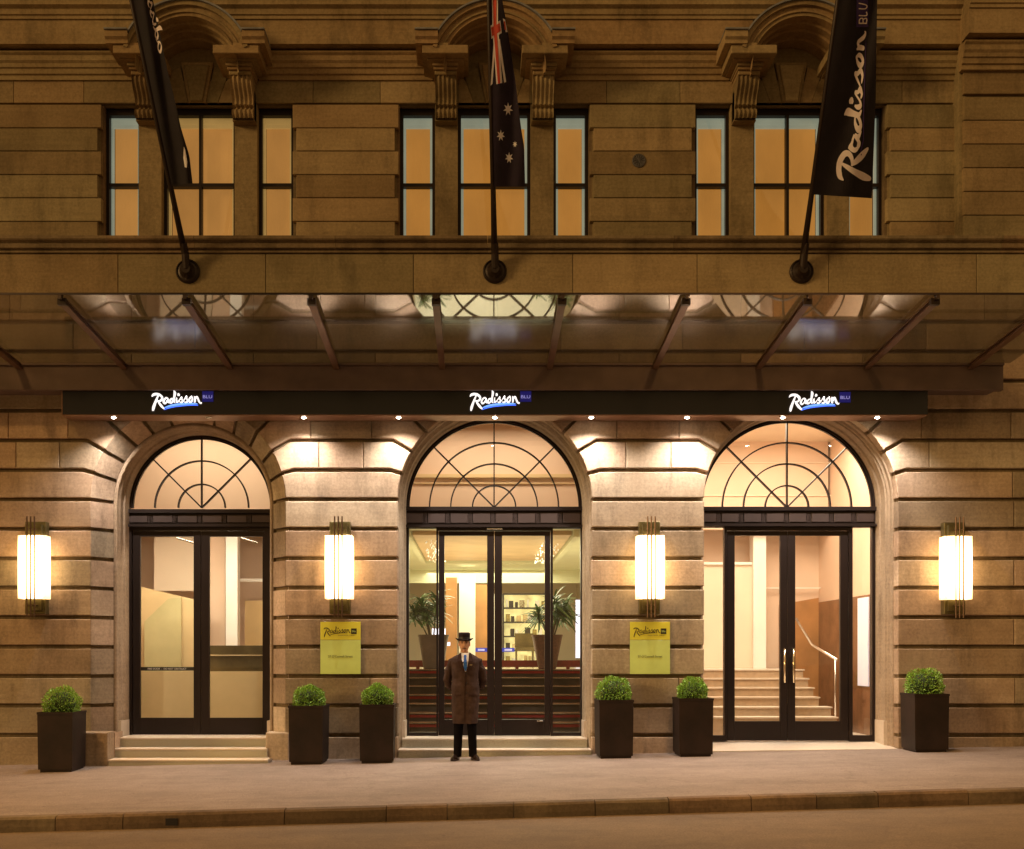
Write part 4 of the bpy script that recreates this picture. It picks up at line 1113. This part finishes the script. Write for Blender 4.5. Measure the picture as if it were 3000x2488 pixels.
# right banner
F3 = Flag(2, [(403,1788),(200,1796),(0,1799),(-260,1803)], -260, 399, .06, 2.2, .10)
f3 = F3.cloth(M['flag'], 'large dark banner with pink vertical script on the right flagpole')
q = MB()
UP = [(225,366),(250,361),(535,303),(600,290),(760,242),(905,207),(1000,188),(1090,157),(1215,125),(1310,101),(1490,66),(1600,44)]
UW_ = [(225,.152),(535,.150),(600,.118),(900,.105),(1450,.085)]; UB = [(225,1756),(535,1758),(600,1766),(900,1770),(1450,1776)]
def f3map(u, v, t):                        # the word climbs the banner, from the foot upwards
    return F3.at(interp(UB, u) + (v-450)*interp(UW_, u) - 2, interp(UP, u), .006+t)
def f3m2(u, v, t): return f3map(u, v, t)
for s in SCRIPT: ribbon(q, [(p[0], p[1], p[2]*1.25) for p in s], f3m2, .004)
q.build('script_letters', M['fl_p'], f3)
q = MB(); ribbon(q, [(480,520,16),(800,490,20),(1200,480,16),(1400,480,8)], f3m2, .003); q.build('blue_line', M['fl_b'], f3)
F3.poly([(1757,-25),(1780,-25),(1781,56),(1756,56)], M['fl_b'], f3, 'badge')
q = MB()
for s in [[(1762,48,2.6),(1777,48,2.6)],[(1762,48,2.2),(1763,40,2.2),(1769,38,2.2),(1770,47,2.2)],[(1770,40,2.2),(1777,38,2.2),(1777,47,2.2)],[(1762,32,2.4),(1777,32,2.4),(1777,25,2.4)],[(1762,18,2.4),(1775,18,2.4),(1777,11,2.4),(1762,7,2.4)]]:
    ribbon(q, s, lambda u, v, t: F3.at(u, v, .012+t), .003)
q.build('badge_letters', M['fl_p'], f3)
# national flag in the middle
F2 = Flag(1, [(383,1076),(301,1075),(265,1069),(217,1063),(166,1057),(120,1050),(55,1039),(0,1029),(-260,990)], -260, 383, .035, .3, .05)
F2.right = [(383,1077),(301,1075),(265,1069),(217,1063),(166,1057),(120,1050),(55,1040),(0,1030),(-260,1012)]
f2 = F2.cloth(M['flag_au'], 'national flag with red and white cross and stars on the middle flagpole')
for pts in ([(1009,0),(1021,0),(1021,50),(1030,170),(1018,173),(1010,60)], [(1006,53),(1026,42),(1029,68),(1008,80)], [(1013,80),(1016,84),(1010,172),(1006,176)], [(1021,82),(1025,80),(1038,168),(1034,170)], [(1031,38),(1036,40),(1041,66),(1037,66)]):
    F2.poly(pts, M['fl_w'], f2, 'white_cross', 5, .006)
for pts in ([(1011,0),(1018,0),(1018,50),(1026,171),(1021,172),(1012,60)], [(1007,57),(1025,47),(1027,64),(1009,75)], [(1033,44),(1036,44),(1038,62),(1035,61)]):
    F2.poly(pts, M['fl_r'], f2, 'red_cross', 5, .010)
def star(px, py, r, m='fl_w'):
    pts = []
    for k in range(14):
        t = math.pi*k/7-math.pi/2; rr = r if k % 2 == 0 else r*.45; pts.append((px+rr*.72*math.cos(t), py+rr*math.sin(t)))
    F2.poly(pts, M[m], f2, 'star', 2, .008)
star(1042,224,14); star(1027,278,12); star(1056,296,7,'fl_w'); star(1044,324,12)

# ---------------------------------------------------------------- planters and box balls
PD = [  # front-left px, front-right px, front y, shrub px width, label, shrub label
 (77,147,-1.0,73,'far left'),(592,664,-.66,60,'2'),(735,807,-.66,59,'3'),(1228,1298.6,-.62,69,'4'),(1393,1463,-.60,60,'5'),(1877,1947,-.60,75,'6')]
PLs = ['brown square planter left of the left arch, at the left edge', 'tall dark planter just right of the left arch', 'tall dark planter just left of the middle arch',
       'tall dark planter just right of the middle arch', 'tall dark planter just left of the right arch', 'tall dark planter right of the right arch']
SLs = ['clipped box ball in the planter left of the left arch', 'clipped box ball in the planter just right of the left arch', 'clipped box ball in the planter just left of the middle arch',
       'clipped box ball in the planter just right of the middle arch', 'clipped box ball in the planter just left of the right arch', 'clipped box ball in the planter right of the right arch']
def make_planter():
    e = empty('planter', (0,0,0), PLs[0], 'planter', 'dark square planters along the facade')
    q = MB(); hw, hd, h = .24, .27, .785
    rows = []
    for z, s in ((-.03,.86),(.02,.86),(.021,.94),(.30,.955),(h-.03,.975),(h-.029,1.0),(h,1.0),(h,.93),(h-.06,.93)):
        rows.append([(-hw*s,-hd*s,z),(hw*s,-hd*s,z),(hw*s,hd*s,z),(-hw*s,hd*s,z)])
    q.grid(rows, closed=True); q.build('pot_body', M['planter'], e)
    q = MB(); q.box(-hw*.93,hw*.93,-hd*.93,hd*.93,h-.09,h-.045); q.build('soil', M['soil'], e)
    return e
pl0 = make_planter()
shr = []
for i, (p0, p1, yf, sw, _) in enumerate(PD):
    o = pl0 if i == 0 else copy_tree(pl0)
    x_ = X((p0+p1)/2, yf); y_ = yf+.27; o.location = (x_, y_, gz(x_, y_)+.01); o['label'] = PLs[i]
    o.rotation_euler.z = R([0, -2, 1.5, 1.5, 0, 0][i])
    r = sw/2*(16+y_)/KF; rnd = random.Random(40+i)
    e = empty('box_ball', (x_, y_, gz(x_,y_)+.785+r*.42), SLs[i], 'shrub', 'clipped box balls in the planters')
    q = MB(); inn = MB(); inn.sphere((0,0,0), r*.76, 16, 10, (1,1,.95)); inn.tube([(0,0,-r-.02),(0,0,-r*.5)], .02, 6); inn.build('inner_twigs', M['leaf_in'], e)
    for k in range(3600):
        v = Vector((rnd.gauss(0,1), rnd.gauss(0,1), rnd.gauss(0,1))).normalized()
        bumpy = 1+.05*math.sin(v.x*7+i)+.03*math.sin(v.y*9+2*i)+.03*math.sin(v.z*8+i*3)
        rr = r*(.78+.26*rnd.random()**.8)*bumpy; p = v*rr; p.z *= .96
        d = (v+Vector((rnd.uniform(-.7,.7), rnd.uniform(-.7,.7), rnd.uniform(-.4,.9)))).normalized()
        sd = d.cross(Vector((rnd.uniform(-1,1), rnd.uniform(-1,1), rnd.uniform(-1,1)))).normalized()
        L_, W_ = rnd.uniform(.016,.030), rnd.uniform(.006,.011)
        q.add([p, p+d*L_*.5+sd*W_, p+d*L_, p+d*L_*.5-sd*W_], [(0,1,2,3)], rnd.random())
    q.build('foliage', M['leaf'], e, recalc=False)

# ---------------------------------------------------------------- doorman
ym = -.45; xm = X(954, ym)
D = empty('person', (xm, ym, gz(xm, ym)+.004), 'doorman in dark hat, long brown coat and blue tie, standing before the middle doors', 'person')
def rm(o, vox=.006, sm=6):
    m = o.modifiers.new('remesh', 'REMESH'); m.mode = 'VOXEL'; m.voxel_size = vox; m.use_smooth_shade = True
    s = o.modifiers.new('smooth', 'SMOOTH'); s.iterations = sm; s.factor = .5; return o
bd = MB(); hx = -.012
# head, neck and trunk
bd.loft([(hx,.0,.86,.15,.10),(0,.0,.95,.165,.105),(0,.0,1.10,.150,.10),(0,.0,1.25,.165,.11),(0,.005,1.36,.160,.100),(0,.01,1.41,.10,.075),(hx,.012,1.455,.058,.058),(hx,.0,1.50,.052,.056),(hx,-.008,1.535,.050,.060)])
bd.loft([(hx,-.022,1.487,.022,.020),(hx,-.020,1.495,.036,.040),(hx,-.012,1.515,.052,.066),(hx,-.006,1.545,.063,.082),(hx,-.002,1.58,.069,.090),(hx,.0,1.62,.073,.096),(hx,.002,1.66,.075,.098),(hx,.004,1.70,.066,.088),(hx,.005,1.725,.035,.045)])
bd.loft([(hx,-.100,1.558,.011,.012),(hx,-.106,1.566,.016,.016),(hx,-.100,1.58,.012,.014),(hx,-.094,1.60,.008,.012),(hx,-.090,1.615,.008,.010)], 12)   # nose
for s in (-1, 1):
    bd.sphere((hx+s*.076, .004, 1.585), .022, 12, 8, (.4,.8,1.3))                # ears
    bd.tube([(s*.130,.01,1.36),(s*.218,.035,1.22),(s*.242,.06,1.09),(s*.16,.13,.99),(s*.07,.175,.93)], [.042,.044,.040,.034,.026], 12)
    bd.tube([(s*.085,.0,.93),(s*.092,.0,.50),(s*.093,.012,.10),(s*.10,-.0,.04)], [.085,.062,.045,.04], 14)
    # hand: palm, four curled fingers and a thumb, one clasping the other
    px0 = Vector((s*.065,.178,.925)); dr_ = Vector((-s*.8,.12,-.58)).normalized()
    bd.tube([px0, px0+dr_*.045, px0+dr_*.085], [.026,.034,.030], 10, flat=.55)
    for k in range(4):
        b0 = px0+dr_*.08+Vector((0,-.004,.026-.017*k)); L_ = (.062,.07,.066,.052)[k]
        bd.tube([b0, b0+dr_*L_*.5+Vector((0,.010,0)), b0+dr_*L_*.8+Vector((0,-.012,-.012))], [.0095,.009,.0075], 8)
    bd.tube([px0+dr_*.02+Vector((0,0,.022)), px0+dr_*.055+Vector((0,.004,.045)), px0+dr_*.085+Vector((0,0,.050))], [.012,.0105,.009], 8)
rm(bd.build('body', M['skin'], D), .0045, 3)
q = MB()
for s in (-1, 1): q.sphere((hx+s*.028, -.086, 1.607), .0115, 10, 6, (1.2,.6,.6))
o = q.build('eye', M['hair'], D)
q = MB(); q.box(hx-.025, hx+.025, -.0945, -.085, 1.530, 1.537)
for s in (-1,1): q.box(hx+s*.028-.017, hx+s*.028+.017, -.0955, -.085, 1.619, 1.627)
q.build('brow_and_lip', M['band'], D)
q = MB(); q.loft([(hx,.022,1.545,.060,.070),(hx,.020,1.58,.076,.088),(hx,.014,1.62,.080,.094),(hx,.012,1.66,.080,.094)]); q.build('hair', M['hair'], D, smooth=True)
q = MB(); n = 32; rows = []
for (r, z, up_) in ((.074,1.634,0),(.088,1.632,.3),(.116,1.640,1),(.126,1.650,1.15),(.118,1.655,1),(.088,1.650,.3),(.078,1.655,0)):
    rows.append([(hx+r*math.cos(t), -.004+r*1.12*math.sin(t), z+up_*.022*math.cos(t)**2) for t in [2*math.pi*k/n for k in range(n)]])
q.grid(rows, closed=True)
q.loft([(hx,-.002,1.640,.080,.096),(hx,-.002,1.69,.079,.094),(hx,0,1.722,.082,.095),(hx,0,1.742,.080,.092),(hx,0,1.752,.066,.078)], 32)
h_ = q.build('hat', M['hat'], D, smooth=True)
q = MB(); q.loft([(hx,-.002,1.655,.0825,.0985),(hx,-.002,1.688,.0812,.0965)], 32); q.build('hat_band', M['band'], h_)
# coat
q = MB()
q.loft([(.0,.0,.50,.176,.135,2.4),(.0,.0,.53,.175,.135,2.4),(.0,.0,.70,.184,.140,2.4),(.004,.0,.90,.196,.142,2.4),(0,.0,1.00,.196,.140,2.4),(0,.0,1.12,.180,.130,2.4),(0,.0,1.25,.188,.135,2.4),(0,.0,1.34,.200,.132,2.3),(0,.006,1.39,.205,.118,2.2),(0,.012,1.425,.155,.098),(0,.016,1.455,.092,.076),(0,.02,1.475,.068,.062)])
for s in (-1, 1):
    q.tube([(s*.125,.008,1.375),(s*.185,.014,1.350),(s*.226,.03,1.24),(s*.247,.055,1.10),(s*.225,.10,1.02),(s*.15,.155,.965),(s*.095,.18,.945)], [.050,.062,.062,.058,.054,.050,.046], 16)
coat = q.build('coat', M['coat'], D); m_ = coat.modifiers.new('remesh', 'REMESH'); m_.mode = 'VOXEL'; m_.voxel_size = .0055; m_.use_smooth_shade = True
tx = bpy.data.textures.new('folds', 'CLOUDS'); tx.noise_scale = .11; tx.noise_depth = 1
m_ = coat.modifiers.new('smooth', 'SMOOTH'); m_.iterations = 4; m_.factor = .5
m_ = coat.modifiers.new('folds', 'DISPLACE'); m_.texture = tx; m_.strength = .014; m_.mid_level = .6
def cy(z, x=0):                            # coat front surface
    tab = [(.50,.135),(.70,.140),(.90,.142),(1.0,.140),(1.12,.130),(1.25,.135),(1.34,.132),(1.39,.118),(1.425,.098),(1.455,.076)]
    return -interp(tab, z)*math.sqrt(max(.2, 1-(abs(x)/.20)**2.4))
def strip(pl, pr, m, name, off, par):
    q = MB(); rows = []
    for (xa, z), (xb, _) in zip(pl, pr):
        rows.append([(xa+(xb-xa)*k/4, cy(z, xa+(xb-xa)*k/4)-off, z) for k in range(5)])
    q.grid(rows); back = [[(p[0], p[1]+.012, p[2]) for p in r] for r in rows]; q.grid(back)
    q.grid([[r[0] for r in rows],[r[0] for r in back]]); q.grid([[r[-1] for r in rows],[r[-1] for r in back]]); q.grid([rows[0],back[0]]); q.grid([rows[-1],back[-1]])
    return q.build(name, m, par)
hx2 = -.004
strip([(-.052,1.47),(-.050,1.43),(-.040,1.36),(-.020,1.28),(.0,1.215)], [(.052,1.47),(.050,1.43),(.045,1.36),(.030,1.28),(.014,1.215)], M['shirt'], 'shirt', .003, D)
strip([(-.012,1.445),(-.018,1.42),(-.014,1.40),(-.021,1.34),(-.018,1.27),(.002,1.225)], [(.014,1.445),(.020,1.42),(.015,1.40),(.026,1.34),(.026,1.27),(.012,1.225)], M['tie'], 'tie', .010, D)
for s in (-1, 1):
    a_ = [(s*.054,1.47),(s*.054,1.43),(s*.046,1.36),(s*.030,1.28),(s*.008+.006,1.21)]
    b_ = [(s*.075,1.47),(s*.096,1.42),(s*.108,1.355),(s*.075,1.28),(s*.022+.006,1.205)]
    strip(a_, b_, M['lapel'], 'lapel', .012, coat)
for s in (-1, 1):
    q = MB(); q.grid([[(hx2+s*.012, -.070, 1.448), (hx2+s*.052,-.062,1.486)],[(hx2+s*.040,-.082,1.430),(hx2+s*.060,-.050,1.462)]]); q.build('collar', M['shirt'], D)
strip([(.004,1.20),(-.004,1.0),(-.006,.8),(-.010,.535)], [(.008,1.20),(.0,1.0),(-.002,.8),(-.004,.535)], M['lapel'], 'front_edge', .006, coat)
for s in (-1,1): strip([(s*.10-.045,.905),(s*.10-.045,.885)], [(s*.10+.045,.915),(s*.10+.045,.895)], M['lapel'], 'pocket_flap', .008, coat)
q = MB()
for z_ in (1.19,1.06,.93): q.tube([(.018,cy(z_,.018)-.004,z_),(.018,cy(z_,.018)-.016,z_)], .010, 10)
q.build('button', M['band'], coat)
q = MB(); q.box(.062,.098,cy(1.31,.08)-.016,cy(1.31,.08)-.008,1.300,1.312); q.build('name_badge', M['gold'], coat)
q = MB()
for s in (-1, 1):
    q.loft([(s*.108,.005,.045,.058,.075),(s*.105,.005,.09,.056,.068),(s*.098,.006,.30,.060,.066),(s*.090,.004,.52,.070,.078),(s*.080,.0,.70,.080,.090)])
rm(q.build('trousers', M['trouser'], D), .006, 3)
for s in (-1, 1):
    q = MB(); d = Vector((s*.34,-.94,0)).normalized(); sd = Vector((-d.y, d.x, 0)); c0 = Vector((s*.108,.045,0)); rows = []
    for z, kx, L0, L1 in ((0,.82,-.045,.225),(.018,.86,-.047,.228),(.019,.80,-.043,.222),(.045,.78,-.040,.205),(.062,.66,-.035,.16),(.085,.5,-.03,.09),(.11,.42,-.02,.06)):
        row_ = []
        for k in range(20):
            t = 2*math.pi*k/20; u = (math.cos(t)+1)/2; w_ = .053*kx*(math.sin(t))*(1.0+.12*math.sin(u*3)); p = c0+d*(L0+(L1-L0)*u)+sd*w_; row_.append((p.x,p.y,z))
        rows.append(row_)
    q.grid(rows, closed=True, caps=True); q.build('shoe', M['shoe'], D, smooth=False)

# ---------------------------------------------------------------- ground
q = MB(); n = 60; rows = []
for i in range(n+1):
    x_ = -30+60*i/n; ys_ = [0.9, 0.0] + [yk(x_)*t for t in (.15,.3,.5,.7,.85,1.0)]
    rows.append([(x_, y, gz(x_, y)) for y in ys_])
q.grid(rows); tag(q.build('pavement', M['pave'], None), 'grey asphalt footpath in front of the hotel', None, None, 'structure')
q = MB(); kj = [-3300,-2600,-1900,-1400,-1000,-640,-340,-90,139,272,592,796,919,1053,1219,1370,1539,1674,1802,1990,2200,2450,2750,3100,3700,4400]
rndk = random.Random(5); prev = None
for i in range(len(kj)-1):
    dd_ = 11.5; x0 = (kj[i]-CX)*dd_/KF; x1 = (kj[i+1]-CX)*dd_/KF - .008; t = rndk.uniform(-.006,.006); rowsk = []
    m_ = 5
    for j in range(m_+1):
        x_ = x0+(x1-x0)*j/m_; y_ = yk(x_); z_ = gz(x_, y_)+t*.5; jt = rndk.uniform(-.003,.003)
        rowsk.append([(x_, y_+.002, z_-.3), (x_, y_-.001, z_+.006), (x_, y_-.02+jt, z_+.010), (x_, y_-.135+jt, z_+.004), (x_, y_-.158+jt, z_-.018+jt), (x_, y_-.166+jt, z_-.09), (x_, y_-.168, z_-.35)])
    q.grid(rowsk, closed=True, caps=True)
tag(q.build('kerb', M['kerb'], None), 'worn stone kerb between the footpath and the road', None, None, 'structure')
q = MB(); x_ = X(357,-4.7); y_ = yk(x_)-.1695; q.box(x_-.06, x_+.06, y_-.004, y_+.02, gz(x_,y_)-.115, gz(x_,y_)-.045); q.build('drain_outlet', M['band'], None)
tag(bpy.data.objects['drain_outlet'], 'small dark drain opening in the kerb face', 'drain')
q = MB(); n = 40; rows = []
for i in range(n+1):
    x_ = -80+160*i/n; y0_ = yk(x_)+.05
    rows.append([(x_, y, .003+.023*x_-.145 + c) for y, c in ((y0_,0),(y0_-1.2,.02),(y0_-3,.05),(y0_-6,.05),(-90,.0))])
q.grid(rows); tag(q.build('road', M['road'], None), 'brown-lit asphalt road in the foreground', None, None, 'structure')
q = MB(); q.add([(-400,-400,-3),(400,-400,-3),(400,400,-3),(-400,400,-3)], [(0,1,2,3)]); tag(q.build('ground', M['road'], None), None, None, None, 'structure')

# ---------------------------------------------------------------- lights
def area(name, loc, rot, sx, sy, e, col, spread=180):
    l = bpy.data.lights.new(name, 'AREA'); l.shape = 'RECTANGLE'; l.size = sx; l.size_y = sy; l.energy = e; l.color = col; l.spread = R(spread)
    o = bpy.data.objects.new(name, l); COL.objects.link(o); o.location = loc; o.rotation_euler = rot; return o
WARM = (1.0,.82,.60)
area('left_room_light', (-4.3,1.7,5.3), (0,0,0), 2.4, 1.2, 40, WARM)
area('left_room_light', (-4.1,1.2,4.9), (R(50),0,0), 1.6, .3, 14, WARM)
area('left_room_light', (-4.2,1.38,3.62), (R(12),0,0), 2.4, .6, 100, WARM)  # fill added out of sight behind the transom for the lower room
area('right_room_light', (4.9,1.5,3.62), (R(10),0,0), 2.4, .8, 75, (1,.80,.56))  # added fill behind the transom, brightening the room below the bulkhead
area('vestibule_light', (AX[1],1.6,5.2), (0,0,0), 2.2, .8, 52, (1,.80,.58))
area('lobby_light', (AX[1],5.5,3.48), (0,0,0), 2.0, 3.0, 220, (1,.92,.62))
area('lobby_light', (AX[1],10.5,3.55), (0,0,0), 3.0, 3.0, 190, (1,.93,.62))
area('lobby_light', (AX[1],6.0,1.4), (R(180),0,0), 3.0, 4.0, 75, (1,.9,.55))  # upward fill added in place of light bounced off the floor
area('right_room_light', (4.9,2.4,5.3), (0,0,0), 2.6, 2.0, 210, (1,.84,.64))
area('right_room_light', (4.9,1.2,4.9), (R(50),0,0), 2.0, .3, 26, (1,.82,.60))
# sodium street lamps over the road
for x_ in (-7.5, 3.5):
    area('street_lamp_light', (x_, -4.6, 8.9), (R(4),0,0), .5, .3, 330 if x_ < 0 else 230, (1.0,.55,.19), 118)

sun = bpy.data.lights.new('sun', 'SUN'); sun.energy = 1.22; sun.angle = R(11.0); sun.color = (1.0,.63,.24)
so = bpy.data.objects.new('sun', sun); COL.objects.link(so)
so.rotation_euler = Vector((1.6,1.0,-.42)).to_track_quat('-Z','Y').to_euler()
W = bpy.data.worlds.new('World'); scene.world = W; W.use_nodes = True
bg = W.node_tree.nodes['Background']; bg.inputs[0].default_value = (1.0,.62,.25,1); bg.inputs[1].default_value = .34

cam = bpy.data.cameras.new('camera'); co_ = bpy.data.objects.new('camera', cam); COL.objects.link(co_)
co_.location = (0,-16,ZC); co_.rotation_euler = (R(90),0,0)
cam.sensor_width = 36; cam.sensor_fit = 'HORIZONTAL'; cam.lens = 36*KF/2100
cam.shift_x = (1050-CX)/2100; cam.shift_y = (HY-870.8)/2100
cam.clip_end = 2000; cam.clip_start = .1
scene.camera = co_
scene.view_settings.view_transform = 'Standard'; scene.view_settings.look = 'None'; scene.view_settings.exposure = 0; scene.view_settings.gamma = 1
scene.render.engine = 'CYCLES'
scene.cycles.max_bounces = 8; scene.cycles.transparent_max_bounces = 12
